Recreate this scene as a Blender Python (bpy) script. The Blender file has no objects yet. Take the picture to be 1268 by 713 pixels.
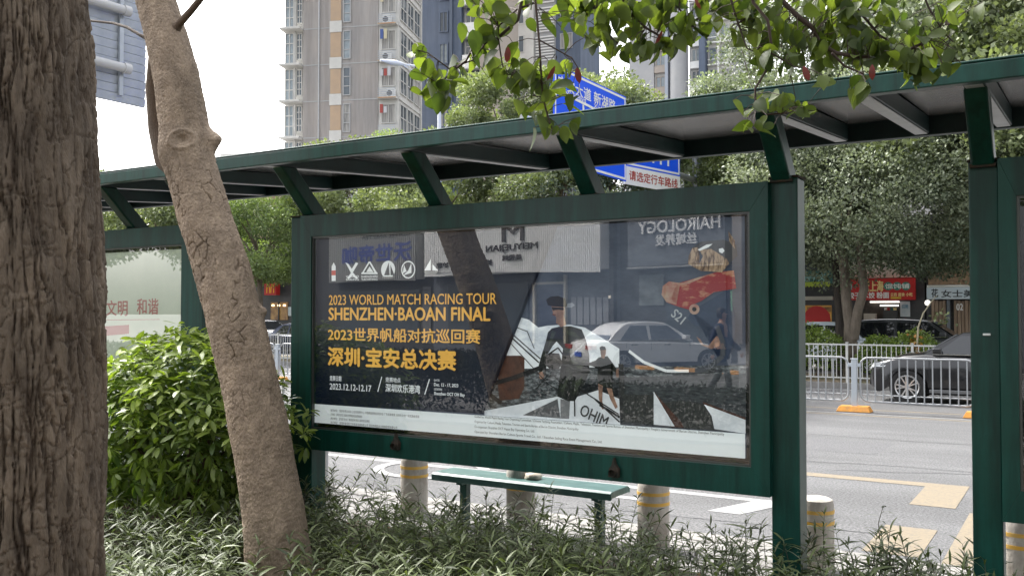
import bpy, bmesh, math, random
import numpy as np
from mathutils import Vector, Matrix, Euler

sc = bpy.context.scene
col = sc.collection
PI = math.pi
random.seed(7)

# ------------------------------------------------------------------ camera
FPX, W0, H0 = 1150.0, 1268.0, 713.0
CAM = Vector((0.0, 0.0, 2.05))
YAW, PITCH = math.radians(31.6), math.radians(1.52)
cam_data = bpy.data.cameras.new('camera')
cam_data.sensor_width = 36.0
cam_data.lens = 36.0 * FPX / W0
cam_data.clip_start = 0.05
cam_data.clip_end = 3000.0
cam = bpy.data.objects.new('camera', cam_data)
col.objects.link(cam)
cam.location = CAM
cam.rotation_euler = (PI / 2 + PITCH, 0.0, YAW)
sc.camera = cam
CR = Euler((PI / 2 + PITCH, 0.0, YAW)).to_matrix()

def ray(px, py):
    return CR @ Vector(((px - W0 / 2) / FPX, (H0 / 2 - py) / FPX, -1.0))

def at(px, py, Y=None, Z=None, X=None, d=None):
    """world point seen in direction (px, py) of the photograph, on a plane or at a distance"""
    r = ray(px, py)
    if Y is not None: t = (Y - CAM.y) / r.y
    elif Z is not None: t = (Z - CAM.z) / r.z
    elif X is not None: t = (X - CAM.x) / r.x
    else: t = d
    return CAM + r * t

# ------------------------------------------------------------------ world, sun, exposure
SUN_EL, SUN_AZ = math.radians(50), math.radians(-72)     # azimuth measured from +Y towards +X
world = bpy.data.worlds.new('World')
sc.world = world
world.use_nodes = True
nt = world.node_tree
nt.nodes.clear()
sky = nt.nodes.new('ShaderNodeTexSky')
sky.sky_type = 'NISHITA'
sky.sun_disc = False
sky.sun_elevation = SUN_EL
sky.sun_rotation = SUN_AZ
sky.air_density = 1.0
sky.dust_density = 6.0
sky.ozone_density = 0.6
hsv = nt.nodes.new('ShaderNodeHueSaturation')
hsv.inputs['Saturation'].default_value = 0.22
hsv.inputs['Value'].default_value = 1.8
bg = nt.nodes.new('ShaderNodeBackground')
bg.inputs['Strength'].default_value = 0.15
wo = nt.nodes.new('ShaderNodeOutputWorld')
nt.links.new(sky.outputs[0], hsv.inputs['Color'])
nt.links.new(hsv.outputs[0], bg.inputs['Color'])
nt.links.new(bg.outputs[0], wo.inputs['Surface'])
sun_data = bpy.data.lights.new('sun', 'SUN')
sun_data.energy = 2.2
sun_data.angle = math.radians(5)
sun_data.color = (1.0, 0.96, 0.89)
sun = bpy.data.objects.new('sun', sun_data)
col.objects.link(sun)
sdir = Vector((math.sin(SUN_AZ) * math.cos(SUN_EL), math.cos(SUN_AZ) * math.cos(SUN_EL), math.sin(SUN_EL)))
sun.rotation_euler = sdir.to_track_quat('Z', 'Y').to_euler()
sun.location = (0, 0, 60)
sc.view_settings.view_transform = 'Standard'
sc.view_settings.look = 'None'
sc.view_settings.gamma = 1.0
sc.view_settings.exposure = 1.08
sc.cycles.max_bounces = 8
sc.cycles.transparent_max_bounces = 12
sc.cycles.caustics_reflective = False
sc.cycles.caustics_refractive = False

# ------------------------------------------------------------------ materials
MATS = {}
def mat(name, c, rough=0.6, metal=0.0, c2=None, vs=3.0, bump=0.0, bs=60.0, stretch=None, spec=0.5, lo=0.35, hi=0.65, coat=0.0, detail=6.0, glow=0.0, tone=False, dirt=None):
    if name in MATS: return MATS[name]
    m = bpy.data.materials.new(name); MATS[name] = m
    m.use_nodes = True
    t = m.node_tree; N = t.nodes; L = t.links
    b = N['Principled BSDF']
    b.inputs['Base Color'].default_value = (*c, 1)
    b.inputs['Roughness'].default_value = rough
    b.inputs['Metallic'].default_value = metal
    b.inputs['Specular IOR Level'].default_value = spec
    b.inputs['Coat Weight'].default_value = coat
    b.inputs['Coat Roughness'].default_value = 0.05
    if glow: b.inputs['Emission Color'].default_value = (*c, 1); b.inputs['Emission Strength'].default_value = glow
    if c2 or bump or dirt:
        tc = N.new('ShaderNodeTexCoord'); mp = N.new('ShaderNodeMapping')
        L.new(tc.outputs['Object'], mp.inputs['Vector'])
        if stretch: mp.inputs['Scale'].default_value = stretch
    if c2:
        n = N.new('ShaderNodeTexNoise'); n.inputs['Scale'].default_value = vs; n.inputs['Detail'].default_value = detail
        n.inputs['Roughness'].default_value = 0.65
        L.new(mp.outputs[0], n.inputs['Vector'])
        r = N.new('ShaderNodeValToRGB')
        r.color_ramp.elements[0].position = lo; r.color_ramp.elements[1].position = hi
        r.color_ramp.elements[0].color = (*c, 1); r.color_ramp.elements[1].color = (*c2, 1)
        L.new(n.outputs['Fac'], r.inputs[0]); L.new(r.outputs[0], b.inputs['Base Color'])
        if glow: L.new(r.outputs[0], b.inputs['Emission Color'])
        if tone:                                                 # bark: weathered plates, redder wood in the fissures
            a = N.new('ShaderNodeAttribute'); a.attribute_name = 'tone'
            mx = N.new('ShaderNodeMix'); mx.data_type = 'RGBA'; mx.blend_type = 'MIX'
            mx.inputs[6].default_value = (*tone, 1)
            L.new(a.outputs['Fac'], mx.inputs[0]); L.new(r.outputs[0], mx.inputs[7]); L.new(mx.outputs[2], b.inputs['Base Color'])
    if dirt:                                                     # broad uneven soiling: (scale, darkest factor, stretch)
        nd = N.new('ShaderNodeTexNoise'); nd.inputs['Scale'].default_value = dirt[0]; nd.inputs['Detail'].default_value = 7; nd.inputs['Roughness'].default_value = .7
        md = N.new('ShaderNodeMapping'); md.inputs['Scale'].default_value = dirt[2]; L.new(tc.outputs['Object'], md.inputs['Vector']); L.new(md.outputs[0], nd.inputs['Vector'])
        rd = N.new('ShaderNodeMapRange'); rd.inputs[1].default_value = .38; rd.inputs[2].default_value = .60; rd.inputs[3].default_value = dirt[1]; rd.inputs[4].default_value = 1.0
        L.new(nd.outputs['Fac'], rd.inputs[0])
        ml = N.new('ShaderNodeMix'); ml.data_type = 'RGBA'; ml.blend_type = 'MULTIPLY'; ml.inputs[0].default_value = 1.0
        src = b.inputs['Base Color'].links
        if src: L.new(src[0].from_socket, ml.inputs[6])
        else: ml.inputs[6].default_value = (*c, 1)
        L.new(rd.outputs[0], ml.inputs[7]); L.new(ml.outputs[2], b.inputs['Base Color'])
    if bump:
        n2 = N.new('ShaderNodeTexNoise'); n2.inputs['Scale'].default_value = bs; n2.inputs['Detail'].default_value = 5
        L.new(mp.outputs[0], n2.inputs['Vector'])
        bp = N.new('ShaderNodeBump'); bp.inputs['Strength'].default_value = bump; bp.inputs['Distance'].default_value = 0.02
        L.new(n2.outputs['Fac'], bp.inputs['Height']); L.new(bp.outputs[0], b.inputs['Normal'])
    return m

def leafmat(name, dark, light, trans=0.35, rough=0.45, spec=0.5, tcol=None):
    m = bpy.data.materials.new(name); MATS[name] = m
    m.use_nodes = True
    t = m.node_tree; N = t.nodes; L = t.links
    b = N['Principled BSDF']; out = N['Material Output']
    a = N.new('ShaderNodeAttribute'); a.attribute_name = 'tone'
    r = N.new('ShaderNodeValToRGB')
    r.color_ramp.elements[0].color = (*dark, 1); r.color_ramp.elements[1].color = (*light, 1)
    L.new(a.outputs['Fac'], r.inputs[0]); L.new(r.outputs[0], b.inputs['Base Color'])
    b.inputs['Roughness'].default_value = rough; b.inputs['Specular IOR Level'].default_value = spec
    tr = N.new('ShaderNodeBsdfTranslucent')
    mul = N.new('ShaderNodeMix'); mul.data_type = 'RGBA'; mul.blend_type = 'MULTIPLY'; mul.inputs[0].default_value = 1.0
    mul.inputs[7].default_value = (*(tcol or (1.5, 1.6, 0.5)), 1)
    L.new(r.outputs[0], mul.inputs[6]); L.new(mul.outputs[2], tr.inputs['Color'])
    mx = N.new('ShaderNodeMixShader'); mx.inputs[0].default_value = trans
    L.new(b.outputs[0], mx.inputs[1]); L.new(tr.outputs[0], mx.inputs[2]); L.new(mx.outputs[0], out.inputs['Surface'])
    return m

def glassmat(name, refl=0.12, tint=(1, 1, 1), rough=0.0, edge=0.6):
    """thin coated pane: clear with a mirror reflection that grows towards grazing angles"""
    m = bpy.data.materials.new(name); MATS[name] = m
    m.use_nodes = True
    t = m.node_tree; N = t.nodes; L = t.links
    N.remove(N['Principled BSDF']); out = N['Material Output']
    tr = N.new('ShaderNodeBsdfTransparent'); tr.inputs[0].default_value = (*tint, 1)
    gl = N.new('ShaderNodeBsdfGlossy'); gl.inputs['Roughness'].default_value = rough
    gl.inputs['Color'].default_value = (1, 1, 1, 1)
    lw = N.new('ShaderNodeLayerWeight'); lw.inputs[0].default_value = 0.3
    mr = N.new('ShaderNodeMapRange'); mr.inputs[3].default_value = refl; mr.inputs[4].default_value = edge
    L.new(lw.outputs['Fresnel'], mr.inputs[0])
    mx = N.new('ShaderNodeMixShader')
    L.new(mr.outputs[0], mx.inputs[0]); L.new(tr.outputs[0], mx.inputs[1]); L.new(gl.outputs[0], mx.inputs[2])
    L.new(mx.outputs[0], out.inputs['Surface'])
    return m

def emit(name, c, s):
    m = bpy.data.materials.new(name); MATS[name] = m; m.use_nodes = True
    b = m.node_tree.nodes['Principled BSDF']
    b.inputs['Base Color'].default_value = (*c, 1); b.inputs['Emission Color'].default_value = (*c, 1)
    b.inputs['Emission Strength'].default_value = s
    return m

GREEN = mat('green_paint', (0.003, 0.050, 0.037), 0.36, c2=(0.005, 0.062, 0.048), vs=2.2, bump=0.04, bs=40, spec=.4, dirt=(2.2, .50, (5, 5, .45)))
GREENR = mat('green_roof_paint', (0.006, 0.024, 0.024), 0.45, c2=(0.008, 0.032, 0.03), vs=5, dirt=(3, .6, (1, 1, 1)))
SOFFIT = mat('soffit_sheet', (0.40, 0.385, 0.375), 0.24, 0.88, c2=(0.30, 0.29, 0.28), vs=2.5, bump=0.03, bs=10, stretch=(0.4, 14, 1))
RUST = mat('rust', (0.018, 0.022, 0.018), 0.9, c2=(0.05, 0.03, 0.018), vs=30)
BLACK = mat('black_border', (0.006, 0.006, 0.007), 0.25)
ASPH = mat('asphalt', (0.055, 0.056, 0.058), 0.85, c2=(0.175, 0.176, 0.18), vs=38, bump=0.6, bs=110, lo=0.36, hi=0.66, detail=4, dirt=(.5, .74, (.35, 1.6, 1)))
CONC = mat('concrete', (0.26, 0.25, 0.235), 0.85, c2=(0.18, 0.175, 0.165), vs=5, bump=0.2, bs=50)
PAVE = mat('pavement', (0.30, 0.29, 0.275), 0.8, c2=(0.22, 0.215, 0.205), vs=4, bump=0.1, dirt=(1.5, .6, (1, 1, 1)))
SOIL = mat('soil', (0.05, 0.036, 0.025), 0.95, c2=(0.10, 0.075, 0.05), vs=14, bump=0.8, bs=30)
LINEW = mat('line_white', (0.27, 0.27, 0.27), 0.7, c2=(0.13, 0.13, 0.13), vs=22, bump=0.2, bs=100, lo=0.45, hi=0.75)
LINEY = mat('line_yellow', (0.185, 0.150, 0.10), 0.7, c2=(0.10, 0.095, 0.085), vs=20, bump=0.2, bs=100, lo=0.45, hi=0.8)
FENCEW = mat('fence_white', (0.60, 0.60, 0.57), 0.5, c2=(.48, .48, .45), vs=2)
FENCEG = mat('fence_grey', (0.36, 0.375, 0.39), 0.45, c2=(.28, .29, .30), vs=2)
ORANGE = mat('orange_paint', (0.75, 0.33, 0.05), 0.6, c2=(0.55, 0.26, 0.07), vs=12)
WHITE = mat('white_paint', (0.78, 0.78, 0.77), 0.4)
CHROME = mat('chrome', (0.7, 0.7, 0.7), 0.15, 1.0)
ALLOY = mat('alloy', (0.62, 0.62, 0.62), 0.3, 0.8)
RUBBER = mat('rubber', (0.018, 0.018, 0.018), 0.85)
GALV = mat('galvanised', (0.45, 0.46, 0.47), 0.45, 0.4, c2=(0.38, 0.39, 0.40), vs=6)

# ------------------------------------------------------------------ object helpers
def tag(o, label=None, cat=None, group=None, kind=None):
    if label: o['label'] = label
    if cat: o['category'] = cat
    if group: o['group'] = group
    if kind: o['kind'] = kind
    return o

def empty(name, loc=(0, 0, 0), rz=0.0, label=None, cat=None, group=None):
    o = bpy.data.objects.new(name, None); col.objects.link(o)
    o.location = loc; o.rotation_euler = (0, 0, rz)
    return tag(o, label, cat, group)

def copy_tree(o, parent=None):
    c = o.copy(); col.objects.link(c); c.parent = parent
    for ch in list(o.children): copy_tree(ch, c)
    return c

class MB:
    def __init__(s): s.v = []; s.f = []; s.m = []
    def add(s, vs, fs, mi=0):
        n = len(s.v); s.v += [tuple(p) for p in vs]
        for f in fs: s.f.append([i + n for i in f]); s.m.append(mi)
        return s
    def box(s, x0, x1, y0, y1, z0, z1, mi=0):
        vs = [(x, y, z) for x in (x0, x1) for y in (y0, y1) for z in (z0, z1)]
        return s.add(vs, [(0, 1, 3, 2), (4, 6, 7, 5), (0, 4, 5, 1), (2, 3, 7, 6), (0, 2, 6, 4), (1, 5, 7, 3)], mi)
    def bar(s, a, b, w, h, up=(0, 0, 1), mi=0):
        a = Vector(a); b = Vector(b); d = (b - a).normalized()
        x = d.cross(Vector(up)).normalized(); u = x.cross(d).normalized()
        vs = [p + x * sx * w / 2 + u * sz * h / 2 for p in (a, b) for sx, sz in ((-1, -1), (1, -1), (1, 1), (-1, 1))]
        return s.add(vs, [(0, 1, 2, 3), (7, 6, 5, 4), (0, 4, 5, 1), (1, 5, 6, 2), (2, 6, 7, 3), (3, 7, 4, 0)], mi)
    def prism(s, pts, y0, y1, mi=0):
        """polygon in x,z extruded along y"""
        n = len(pts)
        vs = [(x, y0, z) for x, z in pts] + [(x, y1, z) for x, z in pts]
        return s.add(vs, [list(range(n))[::-1], list(range(n, 2 * n))] + [(i, (i + 1) % n, n + (i + 1) % n, n + i) for i in range(n)], mi)
    def tube(s, pts, r, n=8, mi=0, cap=True):
        pts = [Vector(p) for p in pts]
        rs = r if isinstance(r, (list, tuple)) else [r] * len(pts)
        base = len(s.v); prev = None
        for i, p in enumerate(pts):
            d = (pts[min(i + 1, len(pts) - 1)] - pts[max(i - 1, 0)])
            if d.length < 1e-9: d = Vector((0, 0, 1))
            d.normalize()
            ref = prev if prev else (Vector((0, 0, 1)) if abs(d.z) < 0.9 else Vector((1, 0, 0)))
            x = (ref - d * ref.dot(d)).normalized(); prev = x
            y = d.cross(x)
            for k in range(n):
                a = 2 * PI * k / n
                s.v.append(tuple(p + (x * math.cos(a) + y * math.sin(a)) * rs[i]))
        for i in range(len(pts) - 1):
            for k in range(n):
                s.f.append([base + i * n + k, base + i * n + (k + 1) % n, base + (i + 1) * n + (k + 1) % n, base + (i + 1) * n + k]); s.m.append(mi)
        if cap:
            s.f.append([base + k for k in range(n)][::-1]); s.m.append(mi)
            e = base + (len(pts) - 1) * n
            s.f.append([e + k for k in range(n)]); s.m.append(mi)
        return s
    def lathe(s, prof, n=24, axis='z', c=(0, 0, 0), mi=0):
        base = len(s.v)
        for (r, h) in prof:
            for k in range(n):
                a = 2 * PI * k / n
                p = {'z': (r * math.cos(a), r * math.sin(a), h), 'y': (r * math.cos(a), h, r * math.sin(a)), 'x': (h, r * math.cos(a), r * math.sin(a))}[axis]
                s.v.append((p[0] + c[0], p[1] + c[1], p[2] + c[2]))
        for i in range(len(prof) - 1):
            for k in range(n):
                s.f.append([base + i * n + k, base + i * n + (k + 1) % n, base + (i + 1) * n + (k + 1) % n, base + (i + 1) * n + k]); s.m.append(mi)
        return s
    def build(s, name, mats, parent=None, loc=(0, 0, 0), rz=0.0, smooth=None, bevel=0.0, seg=2):
        me = bpy.data.meshes.new(name)
        me.from_pydata(s.v, [], s.f)
        if not isinstance(mats, (list, tuple)): mats = [mats]
        for m_ in mats: me.materials.append(m_)
        me.polygons.foreach_set('material_index', s.m)
        bm = bmesh.new(); bm.from_mesh(me)
        bmesh.ops.recalc_face_normals(bm, faces=bm.faces)
        if smooth is not None:
            for f in bm.faces: f.smooth = True
            for e in bm.edges:
                if len(e.link_faces) != 2 or e.calc_face_angle() > math.radians(smooth): e.smooth = False
        bm.to_mesh(me); bm.free()
        o = bpy.data.objects.new(name, me); col.objects.link(o)
        o.parent = parent; o.location = loc; o.rotation_euler = (0, 0, rz)
        if bevel:
            b = o.modifiers.new('bevel', 'BEVEL'); b.width = bevel; b.segments = seg; b.limit_method = 'ANGLE'
        return o

def mesh_obj(name, me, parent=None, loc=(0, 0, 0)):
    o = bpy.data.objects.new(name, me); col.objects.link(o); o.parent = parent; o.location = loc
    return o

def lettering(body, x0, x1, z0, z1, m, parent, y=0.0, bold=0.0, depth=0.0, flip=False, axis='x', name='lettering', shear=0.0):
    """text as a mesh fitted into the rectangle x0..x1, z0..z1 of a plane facing -y (axis 'x') or +x (axis 'y')"""
    cu = bpy.data.curves.new(name, 'FONT'); cu.body = body; cu.size = 1.0
    fat = bold * 1.1
    bold = 0.0
    cu.resolution_u = 3; cu.offset = bold; cu.shear = shear
    ob = bpy.data.objects.new('tmp_text', cu); col.objects.link(ob)
    dg = bpy.context.evaluated_depsgraph_get(); dg.update()
    me = bpy.data.meshes.new_from_object(ob.evaluated_get(dg))
    bpy.data.objects.remove(ob); bpy.data.curves.remove(cu)
    n = len(me.vertices)
    if n == 0: return None
    co = np.empty(n * 3); me.vertices.foreach_get('co', co); co = co.reshape(-1, 3)
    mn = co.min(0); mx = co.max(0)
    u = (co[:, 0] - mn[0]) / max(mx[0] - mn[0], 1e-6); v = (co[:, 1] - mn[1]) / max(mx[1] - mn[1], 1e-6)
    out = np.zeros_like(co)
    if axis == 'x':
        out[:, 0] = x0 + u * (x1 - x0); out[:, 1] = y; out[:, 2] = z0 + v * (z1 - z0)
    else:
        out[:, 1] = x0 + u * (x1 - x0); out[:, 0] = y; out[:, 2] = z0 + v * (z1 - z0)
    if fat > .004:               # heavier strokes: the glyphs laid over themselves with small shifts
        hgt = abs(z1 - z0) * fat
        L_ = []; polys = [list(p.vertices) for p in me.polygons]
        for k, (du, dv) in enumerate(((0, 0), (1, 0), (-1, 0), (0, .8), (0, -.8))):
            o2 = out.copy(); o2[:, 0 if axis == 'x' else 1] += du * hgt; o2[:, 2] += dv * hgt
            o2[:, 1 if axis == 'x' else 0] += -0.00012 * k if axis == 'x' else 0.00012 * k
            L_.append(o2)
        V = np.concatenate(L_); me = bpy.data.meshes.new(name)
        me.from_pydata(V.tolist(), [], [[i + k * n for i in p] for k in range(5) for p in polys])
    else:
        me.vertices.foreach_set('co', out.ravel())
    me.name = name
    me.materials.clear(); me.materials.append(m); me.update()
    o = mesh_obj(name, me, parent)
    if depth:
        s_ = o.modifiers.new('solid', 'SOLIDIFY'); s_.thickness = depth; s_.offset = 0
    return o

# ------------------------------------------------------------------ numpy noise and mass meshes
rng = np.random.default_rng(11)
def _h(ix, iy, iz, s=0):
    n = (ix.astype(np.int64) * 374761393 + iy.astype(np.int64) * 668265263 + iz.astype(np.int64) * 2147483647 + s * 974634777) & 0x7fffffff
    n = ((n ^ (n >> 13)) * 1274126177) & 0x7fffffff
    n = ((n ^ (n >> 16)) * 668265263) & 0x7fffffff
    return ((n ^ (n >> 15)) & 0xffff) / 65535.0
def vnoise(x, y, z, s=0):
    ix, iy, iz = np.floor(x), np.floor(y), np.floor(z)
    fx, fy, fz = x - ix, y - iy, z - iz
    fx, fy, fz = [t * t * (3 - 2 * t) for t in (fx, fy, fz)]
    r = 0
    for dx in (0, 1):
        for dy in (0, 1):
            for dz in (0, 1):
                r = r + _h(ix + dx, iy + dy, iz + dz, s) * (fx if dx else 1 - fx) * (fy if dy else 1 - fy) * (fz if dz else 1 - fz)
    return r
def fbm(x, y, z, o=4, s=0):
    a, t, r = 0.5, 0, 0
    for k in range(o):
        r = r + a * vnoise(x, y, z, s + k); t += a; a *= 0.5
        x, y, z = x * 2.03, y * 2.03, z * 2.03
    return r / t
def voro(x, y, s=0, jit=0.85):
    ix, iy = np.floor(x), np.floor(y)
    f1 = np.full(x.shape, 9.0); f2 = np.full(x.shape, 9.0); idr = np.zeros(x.shape)
    z0 = np.zeros_like(ix)
    for dx in (-1, 0, 1):
        for dy in (-1, 0, 1):
            cx, cy = ix + dx, iy + dy
            px = cx + 0.5 + (_h(cx, cy, z0, s) - 0.5) * jit; py = cy + 0.5 + (_h(cx, cy, z0, s + 5) - 0.5) * jit
            d = np.hypot(x - px, y - py)
            cr = _h(cx, cy, z0, s + 9)
            near = d < f1
            f2 = np.where(near, f1, np.minimum(f2, d)); idr = np.where(near, cr, idr); f1 = np.where(near, d, f1)
    return f1, f2, idr

def np_mesh(name, V, F, m, tone=None, smooth=True):
    """V (n,3), F (k, 3 or 4)"""
    me = bpy.data.meshes.new(name)
    n, k, q = len(V), len(F), F.shape[1]
    me.vertices.add(n); me.vertices.foreach_set('co', np.ascontiguousarray(V, dtype=np.float32).ravel())
    me.loops.add(k * q); me.loops.foreach_set('vertex_index', np.ascontiguousarray(F, dtype=np.int32).ravel())
    me.polygons.add(k); me.polygons.foreach_set('loop_start', np.arange(0, k * q, q, dtype=np.int32))
    if smooth: me.polygons.foreach_set('use_smooth', np.ones(k, dtype=bool))
    if tone is not None:
        a = me.attributes.new('tone', 'FLOAT', 'POINT'); a.data.foreach_set('value', tone.astype(np.float32))
    me.materials.append(m)
    me.update(calc_edges=True)
    return me

def basis(axis, roll):
    """(N,3,3) matrices whose first column is the leaf axis"""
    a = axis / np.linalg.norm(axis, axis=1, keepdims=True)
    up = np.tile([0, 0, 1.0], (len(a), 1)); up[np.abs(a[:, 2]) > 0.95] = [1, 0, 0]
    y = np.cross(up, a); y /= np.linalg.norm(y, axis=1, keepdims=True)
    z = np.cross(a, y)
    c, s = np.cos(roll)[:, None], np.sin(roll)[:, None]
    return np.stack([a, y * c + z * s, -y * s + z * c], axis=2)

def scatter(name, tv, tf, loc, R, sc_, tone, m):
    N, n = len(loc), len(tv)
    V = np.einsum('nij,kj->nki', R, tv) * sc_[:, None, None] + loc[:, None, :]
    F = (tf[None] + (np.arange(N) * n)[:, None, None]).reshape(-1, tf.shape[1])
    return np_mesh(name, V.reshape(-1, 3), F, m, np.repeat(tone, n))

def leaf_template(widths, droop=0.15, fold=0.06, ts=None):
    ts = ts or [i / (len(widths) - 1) for i in range(len(widths))]
    v = []; f = []
    for t, w in zip(ts, widths):
        zc = -droop * t * t
        v += [(t, w, zc + fold * w / 0.25), (t, 0, zc), (t, -w, zc + fold * w / 0.25)]
    for i in range(len(ts) - 1):
        b = i * 3
        f += [(b, b + 1, b + 4, b + 3), (b + 1, b + 2, b + 5, b + 4)]
    return np.array(v, float), np.array(f)
BROAD = leaf_template([0.02, 0.21, 0.31, 0.33, 0.24, 0.10, 0.004], 0.22, 0.07, [0, 0.1, 0.27, 0.47, 0.70, 0.88, 1.0])
LANCE = leaf_template([0.02, 0.12, 0.17, 0.13, 0.005], 0.22, 0.04, [0, 0.22, 0.5, 0.78, 1.0])
NARROW = leaf_template([0.02, 0.065, 0.06, 0.004], 0.45, 0.02, [0, 0.3, 0.65, 1.0])
FLAKE = (np.array([(0, 0, 0), (0.5, 0.32, 0.04), (1, 0, -0.06), (0.5, -0.32, 0.04)], float), np.array([(0, 1, 2, 3)]))
# ================================================================== THE SETTING
def struct(o): o['kind'] = 'structure'; return o
MB_ = MB
g = MB(); g.add([(-900, -900, -0.03), (900, -900, -0.03), (900, 900, -0.03), (-900, 900, -0.03)], [(0, 1, 2, 3)])
struct(g.build('ground', mat('ground_dull', (.15, .145, .14), .9, c2=(.10, .10, .095), vs=.5)))
g = MB(); g.box(-160, 120, 7.72, 26.3, -0.02, 0.0)
road = struct(g.build('road', ASPH))
def marking(pts, m, z=0.004):
    g = MB(); g.add([(x, y, z) for x, y in pts], [list(range(len(pts)))]); return g.build('road_marking', m, road)
def mrect(x0, x1, y0, y1, m): marking([(x0, y0), (x1, y0), (x1, y1), (x0, y1)], m)
mrect(-9.5, -2.72, 10.02, 10.17, LINEW)
marking([(-3.35, 9.3), (-3.0, 9.3), (-2.75, 10.02), (-3.1, 10.02)], LINEW)
mrect(-9.0, -6.6, 10.62, 10.74, LINEW)
mrect(-5.2, -4.0, 9.42, 9.56, LINEW)
arc = [(-7.3 + 0.8 * math.cos(a), 9.85 + 0.7 * math.sin(a)) for a in [i * PI / 12 for i in range(2, 22)]]
arc += [(-7.3 + 0.65 * math.cos(a), 9.85 + 0.56 * math.sin(a)) for a in [i * PI / 12 for i in range(21, 1, -1)]]
marking(arc, LINEW, 0.008)
mrect(-16, -1.17, 11.95, 12.2, LINEY)
mrect(-1.62, -1.17, 10.75, 11.95, LINEY)
mrect(-1.66, -1.2, 8.45, 9.6, LINEY)
mrect(-1.02, -0.7, 7.8, 10.6, LINEY)
mrect(-80, 60, 19.42, 19.54, LINEY); mrect(-80, 60, 19.72, 19.80, LINEW)
mrect(-80, 60, 20.62, 20.74, LINEY)
mrect(-80, 60, 25.6, 25.75, LINEW)

# tar-filled cracks and repair patches
def crack(pts, w=.012):
    g = MB()
    for (a, b), (c, d) in zip(pts[:-1], pts[1:]):
        n_ = Vector((-(d - b), c - a, 0)).normalized() * w
        g.add([(a - n_.x, b - n_.y, .002), (c - n_.x, d - n_.y, .002), (c + n_.x, d + n_.y, .002), (a + n_.x, b + n_.y, .002)], [(0, 1, 2, 3)])
    return g.build('tar_crack', mat('tar', (.03, .03, .032), .5), road)
rc = random.Random(4)
for x0, y0, dx, dy, n_ in ((-6.5, 13.2, .5, .03, 14), (-2.8, 12.6, .35, .16, 12), (-9, 16.5, .6, -.02, 22), (-.8, 9.0, .05, .4, 7), (-5, 8.6, .4, .05, 9)):
    P = [(x0, y0)]
    for k in range(n_): P.append((P[-1][0] + dx + rc.uniform(-.12, .12), P[-1][1] + dy + rc.uniform(-.10, .10)))
    crack(P)
PATCH = mat('asphalt_patch', (0.045, 0.046, 0.049), 0.85, c2=(0.14, 0.14, 0.145), vs=42, lo=.36, hi=.66, detail=4, bump=.5, bs=110)
for a, b, c, d in ((-4.8, -2.6, 14.2, 15.6), (-12, -8.5, 13.4, 14.3), (1.0, 3.0, 9.2, 11.0)):
    g = MB(); g.add([(a, c, .0018), (b, c + .04, .0018), (b + .05, d, .0018), (a - .03, d - .02, .0018)], [(0, 1, 2, 3)]); g.build('repair_patch', PATCH, road)
g = MB(); g.box(-60, 40, 5.95, 7.42, -0.02, 0.15); plat = struct(g.build('pavement', PAVE))
t0 = None
for i in range(44):                                              # paving slabs on the waiting platform
    for j in range(3):
        x_, y_ = -12.2 + i * .4, 6.0 + j * .47
        if t0 is None: g = MB(); g.box(0, .392, 0, .462, .1502, .162); t0 = g.build('paving_slab', PAVE, plat, bevel=.003, seg=1); o = t0
        else: o = t0.copy(); col.objects.link(o)
        o.location = (x_, y_, random.uniform(-.002, .002))

kerb = None
for i in range(22):                                              # kerb stones along the bus bay
    g = MB(); g.box(0, 0.985, 0, 0.28, -0.02, 0.165)
    if i == 0:
        kerb = struct(g.build('kerb', CONC, None, (-60, 7.43, 0)))
        kerb.data.clear_geometry(); k2 = MB(); k2.box(0, 42, 0, 0.28, -0.02, 0.163); k2.box(64.0, 100, 0, 0.28, -0.02, 0.163)
        me_ = k2.build('kerb_run', CONC); kerb.data = me_.data; bpy.data.objects.remove(me_)
        stone = g.build('kerb_stone', CONC, kerb, (42.01, 0, 0), bevel=0.015)
    else:
        c = stone.copy(); col.objects.link(c); c.location.x = 42.01 + i
# planting bed (raised, with uneven soil) and the pavement behind the camera
n = 90
gx, gy = np.meshgrid(np.linspace(-14, 6, n * 2), np.linspace(-1.2, 5.9, n))
gz = 0.33 + 0.06 * (fbm(gx * 1.3, gy * 1.3, gx * 0, 4, 3) - 0.5) * 2
V = np.stack([gx.ravel(), gy.ravel(), gz.ravel()], 1)
ii, jj = np.meshgrid(np.arange(n - 1), np.arange(2 * n - 1), indexing='ij')
a_ = (ii * 2 * n + jj).ravel()
bed = mesh_obj('planting_bed', np_mesh('planting_bed', V, np.stack([a_, a_ + 1, a_ + 2 * n + 1, a_ + 2 * n], 1), SOIL)); struct(bed)
g = MB(); g.box(-60, 40, 5.91, 5.94, -0.02, 0.30); struct(g.build('bed_edging', CONC))
g = MB(); g.box(-90, 60, -7.0, -1.21, -0.02, 0.36); struct(g.build('rear_pavement', mat('rear_paving', (.16, .155, .15), .85, c2=(.11, .105, .10), vs=3)))
g = MB(); g.add([(-90, -17.4, 0.30), (60, -17.4, 0.30), (60, -7.01, 0.30), (-90, -7.01, 0.30)], [(0, 1, 2, 3)]); struct(g.build('rear_road', ASPH))
g = MB(); g.box(-160, 120, 26.31, 26.55, -0.02, 0.14); struct(g.build('far_kerb', CONC))
g = MB(); g.box(-160, 120, 26.56, 30.5, -0.02, 0.12); struct(g.build('far_verge', mat('verge', (0.20, 0.15, 0.10), 0.95, c2=(0.09, 0.10, 0.05), vs=1.6, bump=0.6, bs=20)))
g = MB(); g.box(-160, 120, 30.51, 37.5, -0.02, 0.10); struct(g.build('far_pavement', PAVE))

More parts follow.
